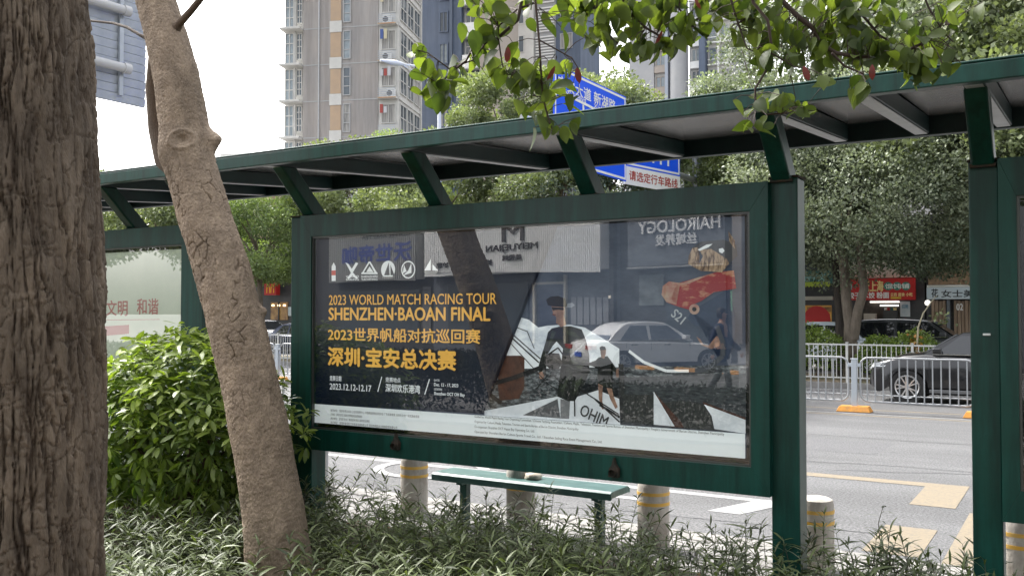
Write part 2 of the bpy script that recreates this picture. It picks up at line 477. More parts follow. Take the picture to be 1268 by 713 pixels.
# ================================================================== BUS SHELTER
YB = 5.35                                                        # plane of the panel frames' fronts
def zpost(x): return x
shelter = empty('bus_shelter', (-3.4, 5.4, 0.15), 0, 'long dark green steel bus shelter with a lean-to roof on slanted struts', 'bus shelter')
SO = Vector((-3.4, 5.4, 0.15))
def sh(mb, name, m, **k):
    o = mb.build(name, m, shelter, **k)
    o.data.transform(Matrix.Translation(-SO)); return o
RY0, RY1 = 4.72, 6.92
SL = 0.072
def zr(y): return 3.11 + (y - RY0) * SL
posts = [-10.2, -9.0 - 0.0]
def post(x0, x1, top=2.82):
    g = MB(); g.box(x0, x1, 5.33, 5.49, 0.15, top); sh(g, 'post', GREEN, bevel=0.008)
    g = MB(); g.box(x0 - 0.005, x1 + 0.005, 5.325, 5.495, top + 0.001, top + 0.012); sh(g, 'post_cap', [RUST])
    g = MB(); g.box(x0 - 0.06, x1 + 0.06, 5.27, 5.55, 0.151, 0.17); sh(g, 'base_plate', GREEN)
post(-1.535, -1.375)
post(-5.33, -5.10, 2.80)
post(-0.50, -0.36, 2.83)
post(-6.56, -6.40, 2.80)
post(-10.2, -10.04)
post(3.3, 3.46)
struts = [-9.5, -8.6, -7.28, -6.36, -5.12, -3.9, -2.69, -1.46, -0.43, 0.78, 2.0, 3.2]
for x in struts:
    g = MB()
    w = 0.055
    g.add([(x - w, 5.30, 2.80), (x + w, 5.30, 2.80), (x + w, 5.48, 2.80), (x - w, 5.48, 2.80),
           (x - w, 4.96, zr(5.0) + 0.01), (x + w, 4.96, zr(5.0) + 0.01), (x + w, 5.12, zr(5.1) + 0.01), (x - w, 5.12, zr(5.1) + 0.01)],
          [(0, 3, 2, 1), (4, 5, 6, 7), (0, 1, 5, 4), (1, 2, 6, 5), (2, 3, 7, 6), (3, 0, 4, 7)])
    sh(g, 'strut', GREEN, bevel=0.012)
    g = MB(); g.box(x - w - 0.006, x + w + 0.006, 5.295, 5.49, 2.795, 2.812); sh(g, 'strut_foot', RUST)
beams = struts + [-0.93]
beams.sort()
for x in beams:                                                  # cross beams, each with a pale strip below standing for road light
    g = MB(); w = 0.05
    y0, y1 = RY0 + 0.07, RY1 - 0.05
    vs = []
    for y in (y0, y1):
        k = 0.045 if y == y0 else 0.11
        for dx, dz in ((-w, 0), (w, 0), (w, k), (-w, k)): vs.append((x + dx, y, zr(y) + 0.012 + dz))
    ym = RY0 + .34
    vs = vs[:4] + [(x - w, ym, zr(ym) + .012), (x + w, ym, zr(ym) + .012), (x + w, ym, zr(ym) + .11), (x - w, ym, zr(ym) + .11)] + vs[4:]
    F = [(0, 1, 2, 3), (11, 10, 9, 8)]
    for q in (0, 4): F += [(q, q + 4, q + 5, q + 1), (q + 1, q + 5, q + 6, q + 2), (q + 2, q + 6, q + 7, q + 3), (q + 3, q + 7, q + 4, q)]
    g.add(vs, F)
    sh(g, 'cross_beam', GREENR, bevel=0.004)
    g = MB(); g.add([(x - w * 0.8, y0, zr(y0) + 0.006), (x + w * 0.8, y0, zr(y0) + 0.006), (x + w * 0.8, y1, zr(y1) + 0.006), (x - w * 0.8, y1, zr(y1) + 0.006)], [(0, 1, 2, 3)])
    sh(g, 'beam_painted_light', GALV)  # light off the road on the beam's underside, painted as a pale strip
# purlins along the shelter
for y in ():
    g = MB(); g.bar((-12, y, zr(y) + 0.10), (4, y, zr(y) + 0.10), 0.035, 0.04); sh(g, 'purlin', GREENR)
edges = [-12.0] + beams + [4.0]
for i in range(len(edges) - 1):
    xa, xb = edges[i] + (0.052 if i else 0), edges[i + 1] - (0.052 if i < len(edges) - 2 else 0)
    g = MB(); za, zb = zr(RY0 + 0.06) + 0.125, zr(RY1 - 0.06) + 0.125
    zc = zr(RY0) + 0.05; zd = zr(RY0 + .34) + 0.125
    g.add([(xa, RY0 + 0.03, zc), (xb, RY0 + 0.03, zc), (xb, RY0 + .34, zd), (xa, RY0 + .34, zd), (xb, RY1 - 0.06, zb), (xa, RY1 - 0.06, zb)], [(0, 1, 2, 3), (3, 2, 4, 5)])
    o = sh(g, 'soffit_panel', SOFFIT)
g = MB()
for dz in (0.0, 0.01):
    zc, zd, ze = zr(RY0) + 0.066 + dz * .5, zr(RY0 + .34) + 0.135 + dz * .5, zr(RY1) + 0.135 + dz
    g.add([(-12, RY0 + .005, zc), (4, RY0 + .005, zc), (4, RY0 + .34, zd), (-12, RY0 + .34, zd), (4, RY1, ze), (-12, RY1, ze)], [(0, 1, 2, 3), (3, 2, 4, 5)])
sh(g, 'roof_sheet', GREENR)
g = MB(); g.box(-12.05, 4.05, RY0 - 0.045, RY0 + 0.02, zr(RY0) - 0.012, zr(RY0) + 0.075); g.box(-12.05, 4.05, RY0 - 0.045, RY0 + 0.02, zr(RY0) + 0.077, zr(RY0) + 0.089)
sh(g, 'fascia', GREEN, bevel=0.006)
g = MB(); g.box(-12.05, 4.05, RY1 - 0.04, RY1 + 0.03, zr(RY1) - 0.005, zr(RY1) + 0.15); sh(g, 'fascia', GREENR, bevel=0.006)
g = MB(); g.box(-12.05, -11.99, RY0, RY1, zr(RY0), zr(RY0) + 0.2); sh(g, 'end_fascia', GREENR)

# ================================================================== ADVERTISING BOARDS
GLASS = glassmat('board_glass', 0.12, (0.93, 0.97, 0.96), 0.0, 0.34)
def board(x0, x1, z0, z1, ox0, ox1, oz0, oz1, label):
    r = empty('advertising_board', ((x0 + x1) / 2, 5.4, z0), 0, label, 'advertising board')
    O = Vector(((x0 + x1) / 2, 5.4, z0))
    def p(mb, name, m, par=r, **k):
        o = mb.build(name, m, par, **k); o.data.transform(Matrix.Translation(-O)); return o
    yf, yb = 5.27, 5.325
    # mitred rails
    for q in ([(x0, z1), (x1, z1), (ox1, oz1), (ox0, oz1)], [(x0, z0), (ox0, oz0), (ox1, oz0), (x1, z0)], [(x0, z0), (x0, z1), (ox0, oz1), (ox0, oz0)], [(x1, z0), (ox1, oz0), (ox1, oz1), (x1, z1)]):
        g = MB(); g.prism(q, yf, 5.42); p(g, 'frame_rail', GREEN, bevel=0.0015)
    g = MB(); g.box(x0 + 0.01, x1 - 0.01, 5.421, 5.48, z0 + 0.01, z1 - 0.01); p(g, 'back_panel', GREENR)
    g = MB(); w = 0.012
    for q in ((ox0, ox1, oz0, oz0 + w), (ox0, ox1, oz1 - w, oz1), (ox0, ox0 + w, oz0 + w, oz1 - w), (ox1 - w, ox1, oz0 + w, oz1 - w)):
        g.box(q[0], q[1], yf + 0.012, yf + 0.03, q[2], q[3])
    p(g, 'glazing_bead', mat('bead', (0.10, 0.105, 0.10), 0.35, 0.6))
    g = MB(); g.box(ox0 + w, ox1 - w, 5.345, 5.36, oz0 + w, oz1 - w); p(g, 'black_mount', BLACK)
    gl = MB(); gl.add([(ox0 + w, yf + 0.022, oz0 + w), (ox1 - w, yf + 0.022, oz0 + w), (ox1 - w, yf + 0.022, oz1 - w), (ox0 + w, yf + 0.022, oz1 - w)], [(0, 1, 2, 3)])
    p(gl, 'glass_pane', GLASS)
    return r, O, p
YP = 5.34                                                        # poster plane
cX0, cX1 = at(371, 400, Y=5.27).x, at(952, 400, Y=5.27).x
oX0, oX1 = at(387, 400, Y=5.29).x, at(930, 400, Y=5.29).x
cb, CO, cp = board(cX0, cX1, 1.005, 2.80, oX0, oX1, 1.165, 2.635, 'dark green framed board with the navy and orange sailing race poster')
lX1 = at(250, 400, Y=5.27).x; loX1 = at(226, 400, Y=5.29).x
lb, LO, lp = board(lX1 - 3.7, lX1, 1.005, 2.80, lX1 - 3.58, loX1, 1.165, 2.635, 'green framed board with a pale poster and red characters, by the big trunk')
rX0 = at(1238, 400, Y=5.27).x; roX0 = at(1261, 400, Y=5.29).x
rb, RO, rp = board(rX0, rX0 + 3.7, 1.005, 2.83, roX0, rX0 + 3.58, 1.165, 2.635, 'dark green framed board cut off by the right edge of the picture')

def PP(px, py, y=YP):                                            # poster coordinates (x, z) of a point traced from the print
    p = at(px, py, Y=y); return p.x, p.z
_layer = [0]
def paint(pts, m, par, name='print', k=None, px=True, O=CO, p=None, base=YP):
    """a flat printed shape on the poster"""
    _layer[0] += 1
    y = base - 0.00022 * _layer[0] if k is None else base - 0.0005 * k
    P = [PP(*q) for q in pts] if px else pts
    bm = bmesh.new()
    vs = [bm.verts.new((a - O.x, y - O.y, b - O.z)) for a, b in P]
    f = bm.faces.new(vs)
    bmesh.ops.triangulate(bm, faces=[f])
    me = bpy.data.meshes.new(name); bm.to_mesh(me); bm.free(); me.materials.append(m)
    return mesh_obj(name, me, par)
def stroke(pts, w, m, par, name='rope_print'):
    _layer[0] += 1
    y = YP - 0.00022 * _layer[0]
    P = [Vector(PP(*q)) for q in pts]
    g = MB()
    for a, b in zip(P[:-1], P[1:]):
        n_ = Vector((-(b - a).y, (b - a).x)).normalized() * w / 2
        g.add([(q.x - CO.x, y - CO.y, q.y - CO.z) for q in (a - n_, b - n_, b + n_, a + n_)], [(0, 1, 2, 3)])
    return g.build(name, m, par)

def flat(name, c, c2=None, vs=8, st=None, lo=.35, hi=.65, detail=6): return mat(name, c, 0.5, c2=c2, vs=vs, stretch=st, lo=lo, hi=hi, detail=detail, glow=0.22)   # the board is a back-lit light box
NAVY = flat('print_navy', (0.002, 0.004, 0.012), (0.004, 0.008, 0.020), 3)
SKYP = flat('print_sky', (0.030, 0.040, 0.065), (0.07, 0.085, 0.12), 2.2, (1, 1, 2.2))
CLOUD = flat('print_cloud', (0.74, 0.76, 0.78), (0.22, 0.27, 0.36), 4, (1, 1, 1.6), .48, .72)
SEA = flat('print_sea', (0.015, 0.018, 0.022), (0.20, 0.215, 0.22), 26, (1, 1, 2.6), .45, .68)
STRIP = flat('print_strip', (0.74, 0.77, 0.78), (0.70, 0.73, 0.74), 3)
SUIT = flat('print_suit', (0.002, 0.003, 0.003), (0.008, 0.013, 0.005), 22, None, .5, .7)
SKIN = flat('print_skin', (0.30, 0.17, 0.115), (0.13, 0.07, 0.05), 16)
BROWN = flat('print_brown', (0.075, 0.026, 0.014), (0.035, 0.014, 0.01), 22)
DECK = flat('print_deck', (0.66, 0.67, 0.69), (0.52, 0.54, 0.57), 9)
DECKG = flat('print_deck_grey', (0.10, 0.10, 0.105), (0.07, 0.07, 0.075), 7)
BLK = flat('print_black', (0.004, 0.004, 0.005))
GOLD = flat('print_gold', (0.78, 0.42, 0.075))
WHT = flat('print_white', (0.72, 0.73, 0.74))
GREYT = flat('print_grey_text', (0.13, 0.13, 0.13))
TAN = flat('print_tan', (0.36, 0.25, 0.16), (0.08, 0.045, 0.03), 18, (4, 1, 1), .42, .6)
REDP = flat('print_red', (0.22, 0.012, 0.014), (0.36, 0.16, 0.09), 11, (1, 1, 2.5), .52, .62)
DENIM = flat('print_denim', (0.012, 0.022, 0.05), (0.03, 0.045, 0.08), 6)
CREAM = flat('print_cream', (0.38, 0.29, 0.21), (0.28, 0.09, 0.07), 12)

pL, pR = PP(392, 400)[0], PP(923, 400)[0]
pB, pT = 1.205, 2.615
zS = PP(392, 499.5)[1]                                           # top of the pale strip
def pz(x, px0=392): return zS
mX0, mX1, mZ0, mZ1 = pL, pR, pB, pT
posterM = MB(); posterM.add([(mX0, YP, mZ0), (mX1, YP, mZ0), (mX1, YP, mZ1), (mX0, YP, mZ1)], [(0, 1, 2, 3)])
poster = cp(posterM, 'poster', [SKYP])
poster['label'] = 'navy and orange sailing race poster behind the glass'
Zs = zS
def q4(a, b, c, d): return [a, b, c, d]
def at_x(px): return PP(px, 400)[0]
def onpost(px, py):
    x, z = PP(px, py); return (min(max(x, mX0), mX1), min(max(z, Zs), mZ1))
def pic(pts, m, name='print'): return paint([onpost(*q) for q in pts], m, poster, name, px=False)
def Z6(l): return [(600 + a / 4.195, 360 + b / 4.195) for a, b in l]           # tracings of the enlarged print
def Z2(l): return [(600 + a / 2.972, 400 + b / 2.972) for a, b in l]
def Z7(l): return [(780 + a / 3.244, 280 + b / 3.241) for a, b in l]
pic(Z6([(160, 130), (230, 150), (280, 190), (330, 180), (440, 175), (520, 190), (620, 250), (700, 300), (700, 410), (60, 410), (90, 280)]), CLOUD, 'cloud_print')
pic(Z6([(432, 66), (455, 62), (470, 75), (450, 88), (425, 86)]), flat('print_cloud_dim', (.20, .22, .25)), 'cloud_print')
pic([(600, 457), (930, 452), (930, 545), (600, 520)], SEA, 'sea_print')
pic([(700, 470), (930, 462), (930, 545), (770, 540), (765, 480)], flat('print_dark_water', (0.012, 0.014, 0.018), (0.05, 0.055, 0.06), 20, (1, 1, 4)), 'sea_print')
pic(Z6([(85, 350), (100, 336), (190, 336), (208, 352), (207, 500), (180, 560), (78, 570), (68, 480)]), BROWN, 'buoy_print')
pic(Z6([(0, 640), (0, 622), (200, 585), (380, 548), (450, 560), (590, 515), (700, 560), (705, 700), (0, 700)]), DECK, 'deck_print')
pic(Z6([(200, 645), (380, 560), (395, 662)]), DECKG, 'deck_print')
pic(Z6([(395, 560), (445, 570), (440, 664), (395, 662)]), flat('print_boot', (0.17, 0.17, 0.175), (0.11, 0.11, 0.115), 14), 'boot_print')
pic(Z6([(350, 195), (390, 185), (450, 183), (505, 200), (528, 255), (545, 335), (545, 420), (515, 490), (470, 572), (435, 572), (378, 548), (392, 490), (425, 430), (408, 385), (408, 300), (375, 262), (355, 285), (325, 335), (312, 380), (320, 430), (300, 455), (285, 430), (282, 385), (298, 330), (318, 265), (330, 215)]), SUIT, 'sailor_print')
FOLD = flat('print_fold', (0.030, 0.040, 0.020), (0.012, 0.016, 0.010), 26)
for q in ([(352, 205), (372, 215), (350, 262), (330, 300), (340, 250)], [(420, 205), (470, 215), (500, 250), (470, 240), (430, 225)], [(412, 300), (470, 310), (520, 300), (480, 325), (420, 318)],
          [(440, 350), (500, 380), (530, 350), (505, 410), (455, 385)], [(395, 520), (430, 450), (445, 440), (420, 500), (405, 545)], [(470, 470), (510, 440), (500, 485), (465, 540)]): pic(Z6(q), FOLD, 'fold_print')
pic(Z6([(408, 384), (545, 372), (546, 380), (409, 393)]), BLK, 'belt_print')
pic(Z6([(282, 425), (300, 418), (312, 440), (306, 458), (288, 455)]), SKIN, 'hand_print')
pic(Z6([(375, 130), (415, 128), (425, 178), (398, 188), (372, 165)]), SKIN, 'neck_print')
pic(Z6([(348, 78), (418, 80), (417, 122), (402, 142), (378, 142), (358, 118)]), SKIN, 'face_print')
pic(Z6([(350, 84), (416, 88), (412, 101), (384, 98), (356, 102)]), BLK, 'sunglasses_print')
pic(Z6([(322, 45), (345, 30), (385, 27), (420, 40), (430, 78), (418, 86), (350, 80), (330, 74)]), BLK, 'cap_print')
pic(Z6([(352, 118), (372, 122), (370, 130), (356, 127)]), flat('print_lip', (0.1, 0.03, 0.025)), 'mouth_print')
pic(Z6([(325, 335), (350, 322), (390, 325), (408, 380), (385, 405), (345, 408), (318, 385)]), flat('print_winch', (0.06, 0.05, 0.05), (0.02, 0.02, 0.02), 30), 'winch_print')
pic(Z6([(445, 335), (515, 272), (518, 280), (450, 345)]), flat('print_badge', (0.16, 0.17, 0.17)), 'badge_print')
pic(Z6([(595, 345), (640, 338), (668, 375), (692, 412), (684, 425), (655, 402), (665, 450), (667, 508), (630, 502), (588, 480), (590, 405), (562, 390), (545, 386), (548, 373), (580, 360)]), SUIT, 'sailor_print')
pic(Z6([(602, 300), (632, 300), (632, 325), (624, 352), (608, 346)]), SKIN, 'face_print')
pic(Z6([(600, 292), (612, 286), (628, 290), (634, 306), (602, 308)]), BLK, 'cap_print')
pic(Z6([(592, 480), (616, 492), (610, 560), (625, 612), (612, 614), (596, 560)]), SKIN, 'leg_print')
pic(Z6([(636, 503), (664, 507), (672, 545), (694, 602), (682, 612), (655, 560)]), SKIN, 'leg_print')
pic(Z6([(686, 408), (700, 400), (706, 430), (698, 450), (684, 445)]), SKIN, 'hand_print')
for w, pts in ((0.030, [(8, 492), (150, 452), (300, 396)]), (0.012, [(405, 388), (600, 372)]), (0.008, [(140, 218), (292, 352)]), (0.010, [(128, 228), (285, 372)]), (0.006, [(120, 252), (330, 480), (430, 545)]),
               (0.008, [(505, 515), (700, 640)]), (0.016, [(600, 590), (705, 655)]), (0.010, [(470, 545), (472, 650)]), (0.008, [(270, 512), (330, 440), (365, 440), (400, 480)]), (0.010, [(320, 340), (385, 295), (410, 330)]),
               (0.03, [(8, 520), (60, 560), (90, 580)]), (0.006, [(170, 190), (225, 210), (262, 300)]), (0.010, [(660, 470), (690, 480), (720, 470)]), (0.010, [(575, 560), (705, 680)])):
    stroke(Z6(pts), w, BLK, poster)
stroke(Z6([(712, 378), (720, 665)]), 0.035, flat('print_mast', (0.015, 0.015, 0.016)), poster, 'mast_print')
lx, lz = PP(*Z6([(488, 668)])[0]), None
o = lettering('OHIM', 0, 0.20, 0, 0.075, flat('print_dark_letter', (.03, .03, .03)), poster, 0, 0.02)
a0 = PP(*Z6([(498, 640)])[0]); o.location = (a0[0] - CO.x, YP - 0.0195 - CO.y, a0[1] - CO.z); o.rotation_euler = (0, math.radians(22), 0)
# dark hulls and white sails lower right
pic(Z2([(510, 262), (625, 262), (625, 372), (512, 362)]), flat('print_hull', (0.012, 0.014, 0.014), (0.035, 0.035, 0.033), 30, (3, 1, .6)), 'hull_print')
pic(Z2([(625, 250), (692, 378), (625, 372)]), DECK, 'sail_print')
pic(Z2([(655, 292), (720, 284), (790, 290), (820, 306), (838, 345), (845, 390), (742, 385), (700, 372)]), MATS['print_hull'], 'hull_print')
pic(Z2([(626, 250), (640, 268), (728, 365), (735, 383), (690, 380)]), BROWN, 'rail_print')
pic(Z2([(622, 252), (632, 262), (702, 378), (690, 378)]), DECK, 'sail_print')
pic(Z2([(805, 290), (985, 352), (985, 410), (848, 388), (838, 340), (822, 306)]), DECK, 'deck_print')
pic(Z2([(805, 288), (985, 348), (985, 356), (808, 297)]), BROWN, 'rail_print')
# leaning sailor upper right: dark cap, red vest, blue trousers
pic(Z7([(250, 340), (400, 250), (425, 350), (425, 440), (392, 540), (368, 548), (362, 500), (372, 420), (330, 400), (262, 400), (235, 370)]), DENIM, 'trousers_print')
pic(Z7([(135, 240), (160, 222), (200, 228), (280, 205), (350, 185), (420, 178), (430, 250), (340, 265), (290, 300), (255, 315), (240, 335), (195, 322), (150, 305), (130, 275)]), REDP, 'vest_print')
pic(Z7([(135, 240), (160, 222), (205, 228), (185, 245), (170, 290), (190, 315), (150, 305), (130, 275)]), CREAM, 'vest_print')
pic(Z7([(200, 232), (280, 205), (340, 190), (300, 205), (230, 235)]), CREAM, 'vest_print')
pic(Z7([(250, 90), (290, 62), (380, 55), (430, 75), (435, 120), (400, 152), (330, 110)]), flat('print_cap', (0.035, 0.035, 0.04), (0.05, 0.05, 0.055), 5), 'cap_print')
pic(Z7([(236, 152), (240, 118), (255, 88), (275, 86), (282, 96), (270, 130), (282, 150), (262, 166)]), TAN, 'hair_print')
pic(Z7([(282, 96), (330, 92), (392, 132), (402, 150), (372, 186), (330, 182), (288, 180), (262, 166), (282, 150), (296, 122)]), TAN, 'face_print')
pic(Z7([(398, 20), (425, 60), (424, 92), (402, 62)]), TAN, 'arm_print')
pic(Z7([(275, 95), (310, 75), (335, 72), (318, 86), (284, 100)]), WHT, 'cap_trim_print')
pic(Z7([(360, 92), (376, 88), (383, 100), (374, 110), (362, 104)]), WHT, 'badge_print')
for r_, m_ in ((21, CREAM), (9, BLK)):
    pic(Z7([(262 + r_ * math.cos(a), 333 + r_ * math.sin(a)) for a in [i * PI / 10 for i in range(20)]]), m_, 'ring_print')
pic(Z7([(270, 442), (285, 452), (300, 475), (320, 478), (350, 440), (368, 445), (362, 480), (330, 492), (290, 476)]), SKIN, 'hand_print')
stroke(Z7([(352, 400), (378, 470), (376, 520), (330, 560), (290, 578), (240, 580)]), 0.03, flat('print_hose', (0.05, 0.055, 0.065)), poster, 'hose_print')
stroke(Z7([(0, 500), (60, 545), (150, 580), (240, 580)]), 0.018, WHT, poster, 'rope_print')
o = lettering('S21', 0, 0.085, 0, 0.055, flat('print_letter_dim', (.35, .36, .37)), poster, 0, 0.02)
a0 = PP(*Z7([(168, 358)])[0]); o.location = (a0[0] - CO.x, YP - 0.0195 - CO.y, a0[1] - CO.z); o.rotation_euler = (0, math.radians(40), 0)
# navy field over the left of the print
pic([(380, 250), (692, 250), (651, 372), (614, 466), (600, 512), (380, 512)], NAVY, 'navy_print')
_layer[0] = 92
stripm = MB(); y_ = YP - 0.0212
stripm.add([(mX0 - CO.x, y_ - CO.y, mZ0 - CO.z), (mX1 - CO.x, y_ - CO.y, mZ0 - CO.z), (mX1 - CO.x, y_ - CO.y, Zs - CO.z), (mX0 - CO.x, y_ - CO.y, Zs - CO.z)], [(0, 1, 2, 3)])
stripm.build('strip_print', STRIP, poster)

def ptext(body, px0, pyT, pyB, px1, m, bold=0.0, y=YP - 0.0235, par=None, O=CO, prm=None):
    """a line of poster lettering: left px0 with its top and bottom there, right px1"""
    A = at(px0, pyT, Y=YP); B = at(px0, pyB, Y=YP); C = at(px1, 300, Y=YP)
    return lettering(body, A.x - O.x, C.x - O.x, B.z - O.z, A.z - O.z, m, par or poster, y - O.y, bold)
ptext('2023 WORLD MATCH RACING TOUR', 410, 365.5, 377.5, 617, GOLD, 0.010)
ptext('SHENZHEN·BAOAN FINAL', 410, 381, 396, 609, GOLD, 0.034)
ptext('2023世界帆船对抗巡回赛', 409, 405.5, 421.5, 597, GOLD, 0.022)
ptext('深圳·宝安总决赛', 409, 429.5, 452, 567, GOLD, 0.040)
ptext('竞赛日期', 411, 464.5, 471, 426, WHT, 0.012)
ptext('2023.12.12-12.17', 411, 474, 481.5, 463, WHT, 0.018)
ptext('竞赛地点', 480, 466.5, 472.5, 499, WHT, 0.012)
ptext('深圳欢乐港湾', 480, 474.5, 484.5, 523, WHT, 0.018)
ptext('DATE', 540, 469, 471.5, 547, WHT, 0.01)
ptext('Dec. 12 - 17, 2023', 540, 473.5, 478, 570, WHT, 0.018)
ptext('LOCATION', 540, 480, 482.5, 550, WHT, 0.01)
ptext('Shenzhen OCT OH Bay', 540, 484.5, 489.5, 578, WHT, 0.018)
stroke([(475, 466), (470, 484.5)], 0.008, WHT, poster, 'rule_print'); stroke([(534, 469), (528, 488)], 0.008, WHT, poster, 'rule_print')
for i, (t, x1) in enumerate((('指导单位：国家体育总局水上运动管理中心 中国帆船帆板运动协会 广东省体育局 深圳市文化广电旅游体育局', 522), ('主办单位：深圳市宝安区人民政府 世界帆船对抗巡回赛组委会', 452), ('承办单位：宝安区文化广电旅游体育局 深圳欢乐港湾', 461), ('执行单位：深圳市宝安区文体旅游发展有限公司 深圳市帆船运动赛事管理有限公司', 495))):
    ptext(t, 412, 505.6 + i * 5.0, 508.8 + i * 5.0, x1, GREYT, 0.006)
for i, (t, x1) in enumerate((('Guided by: World Match Racing Tour Organizing Committee / Chinese Yachting Association / Culture, Media, Television, Tourism and Sports Bureau of Shenzhen Municipality / People\'s Government of Bao\'an District, Shenzhen Municipality', 897),
                             ('Organized by: Culture, Media, Television, Tourism and Sports Bureau of Bao\'an District, Shenzhen Municipality', 718), ('Co-organizer: Shenzhen OCT Happy Bay Operating Co., Ltd.', 664), ('Operated by: Shenzhen Bao\'an Culture Sports Travel Co., Ltd. / Shenzhen Sailing Race Event Management Co., Ltd.', 747))):
    ptext(t, 590, 513.4 + i * 6.2, 517.2 + i * 6.2, x1, GREYT, 0.006)
# sponsor marks
def disc(px, py, r, m, n=20, nm='mark_print'):
    c = PP(px, py); return paint([(c[0] + r * math.cos(2 * PI * i / n), c[1] + r * math.sin(2 * PI * i / n)) for i in range(n)], m, poster, nm, px=False)
_layer[0] = 98
def mk(pts, m): return paint(pts, m, poster, 'mark_print')
mk([(430, 325), (434, 327), (438, 333), (443, 325), (446, 326), (439, 338), (437, 338)], WHT)
mk([(437, 338), (432, 345), (435, 345), (439, 341), (443, 345), (446, 345), (440, 338)], WHT)
ptext('WORLD', 431, 341.5, 344, 447, WHT, 0.02); ptext('SAILING', 431, 345, 347.5, 447, WHT, 0.02)
mk([(459, 324), (461, 324), (452, 339), (450, 339)], WHT); mk([(459, 324), (461, 324), (470, 339), (467, 339)], WHT); mk([(450, 337.5), (470, 337.5), (470, 339.5), (450, 339.5)], WHT); mk([(460, 330), (465, 337), (456, 337)], WHT)
ptext('SHENZHEN', 450, 341.5, 344, 470, WHT, 0.02); ptext('YACHTING', 450, 345, 347.5, 470, WHT, 0.02)
disc(483, 334, 0.066, WHT); mk([(484, 325), (485, 341), (478, 341)], NAVY); mk([(486, 328), (491, 341), (486, 341)], NAVY); mk([(475, 342.5), (491, 342.5), (488, 345), (478, 345)], MATS['print_grey_text'])
disc(508, 334, 0.064, WHT); disc(508, 334, 0.055, NAVY); mk([(512, 326), (512, 338), (502, 341), (508, 335)], WHT); mk([(503, 328), (506, 336), (501, 339)], WHT)
mk([(536, 321), (536, 335), (528, 335)], WHT); mk([(538, 327), (545, 335), (538, 335)], WHT); mk([(527, 336), (545, 336), (542, 340), (530, 340)], MATS['print_grey_text'])
mk([(413.5, 330), (416, 325), (418.5, 330), (418.5, 348), (413.5, 348)], WHT); mk([(413.5, 335), (418.5, 335), (418.5, 341), (413.5, 341)], flat('print_mark_red', (0.45, 0.05, 0.03)))

# left board: pale civic poster
PALE = flat('print_pale', (0.50, 0.53, 0.42), (0.42, 0.46, 0.36), 2)
g = MB(); g.add([(lX1 - 3.5, YP, 1.20), (loX1 - 0.03, YP, 1.20), (loX1 - 0.03, YP, 2.60), (lX1 - 3.5, YP, 2.60)], [(0, 1, 2, 3)])
lpo = lp(g, 'poster', PALE)
REDT = flat('print_red_text', (0.32, 0.10, 0.08))
def ltext(t, a, b, c, d): ptext(t, a, b, c, d, REDT, 0.02, YP - 0.002, lpo, LO)
ltext('文明', 132, 372, 391, 159); ltext('和谐', 170, 370, 389, 197)
paint([(20, 396.5), (198, 395.0), (198, 395.8), (20, 397.3)], REDT, lpo, 'rule_print', k=4, O=LO)
ltext('敬业', 76, 374, 393, 104)
paint([(126, 404), (160, 402), (160, 413), (126, 416)], REDT, lpo, 'emblem_print', k=4, O=LO)
paint([(1262, 300), (1310, 295), (1310, 560), (1262, 560)], BLK, rb, 'poster', k=2, O=RO)
# weathered lug under the bottom rail
for px, py in ((492, 551), (762, 584)):
    p = at(px, py, Y=5.27)
    g = MB(); g.prism([(-0.035, -0.03), (0.03, -0.03), (0.035, 0.02), (0.012, 0.05), (0.0, 0.09), (-0.012, 0.045), (-0.03, 0.02)], -0.03, 0.0)
    g.lathe([(0.0, 0.03), (0.022, 0.03), (0.022, 0.0)], 12, 'y', (0, -0.055, 0.0))
    g.build('lock_bracket', RUST, cb, (p.x - CO.x, 5.268 - CO.y, p.z - CO.z))
g = MB(); p = at(1222, 414, Y=5.33); g.box(-0.018, 0.018, -0.012, 0, -0.006, 0.006); g.build('sticker', WHITE, shelter, (p.x - SO.x, 5.33 - SO.y, p.z - SO.z), bevel=0.003)

# ================================================================== BENCH, BOLLARDS
p0 = at(538, 586, Y=6.8); p1 = at(757, 602, Y=6.8)
bL, bR = p0.x, p1.x + 0.02
bz = 0.62
bench = empty('bench', ((bL + bR) / 2, 6.9, 0.15), 0, 'long backless green steel bench behind the sailing poster board', 'bench')
BO = Vector(((bL + bR) / 2, 6.9, 0.15))
def bp(mb, n_, m, **k): o = mb.build(n_, m, bench, **k); o.data.transform(Matrix.Translation(-BO)); return o
SEAT = mat('bench_paint', (0.022, 0.080, 0.072), 0.4, c2=(0.075, 0.145, 0.135), vs=9, stretch=(0.6, 3, 1), lo=.45, hi=.7)
g = MB(); g.prism([(0, bz), (0.30, bz), (0.34, bz - 0.02), (0.34, bz - 0.06), (0.30, bz - 0.055), (0, bz - 0.055), (-0.03, bz - 0.07), (-0.03, bz - 0.015)], bL, bR)
o = g.build('seat', SEAT, bench, bevel=0.006)
o.data.transform(Matrix(((0, 1, 0, 0), (1, 0, 0, 6.78), (0, 0, 1, 0), (0, 0, 0, 1)))); o.data.transform(Matrix.Translation(-BO)); o.data.flip_normals()
for x in (bL + 0.27, bR - 0.17):
    g = MB(); g.box(x - 0.035, x + 0.035, 6.86, 6.93, 0.151, bz - 0.057); bp(g, 'leg', GREEN, bevel=0.004)
    g = MB(); g.box(x - 0.03, x + 0.03, 6.80, 7.05, bz - 0.095, bz - 0.0585); bp(g, 'bracket', GREEN)
p = at(668, 590, Z=bz); g = MB(); g.lathe([(0.0, 0.05), (0.05, 0.045), (0.075, 0.02), (0.07, 0.0), (0, 0)], 10)
bag = g.build('crumpled_paper', mat('paper', (0.55, 0.5, 0.4), 0.8, c2=(0.4, 0.35, 0.28), vs=20), None, (p.x, 6.95, bz + 0.001), smooth=60)
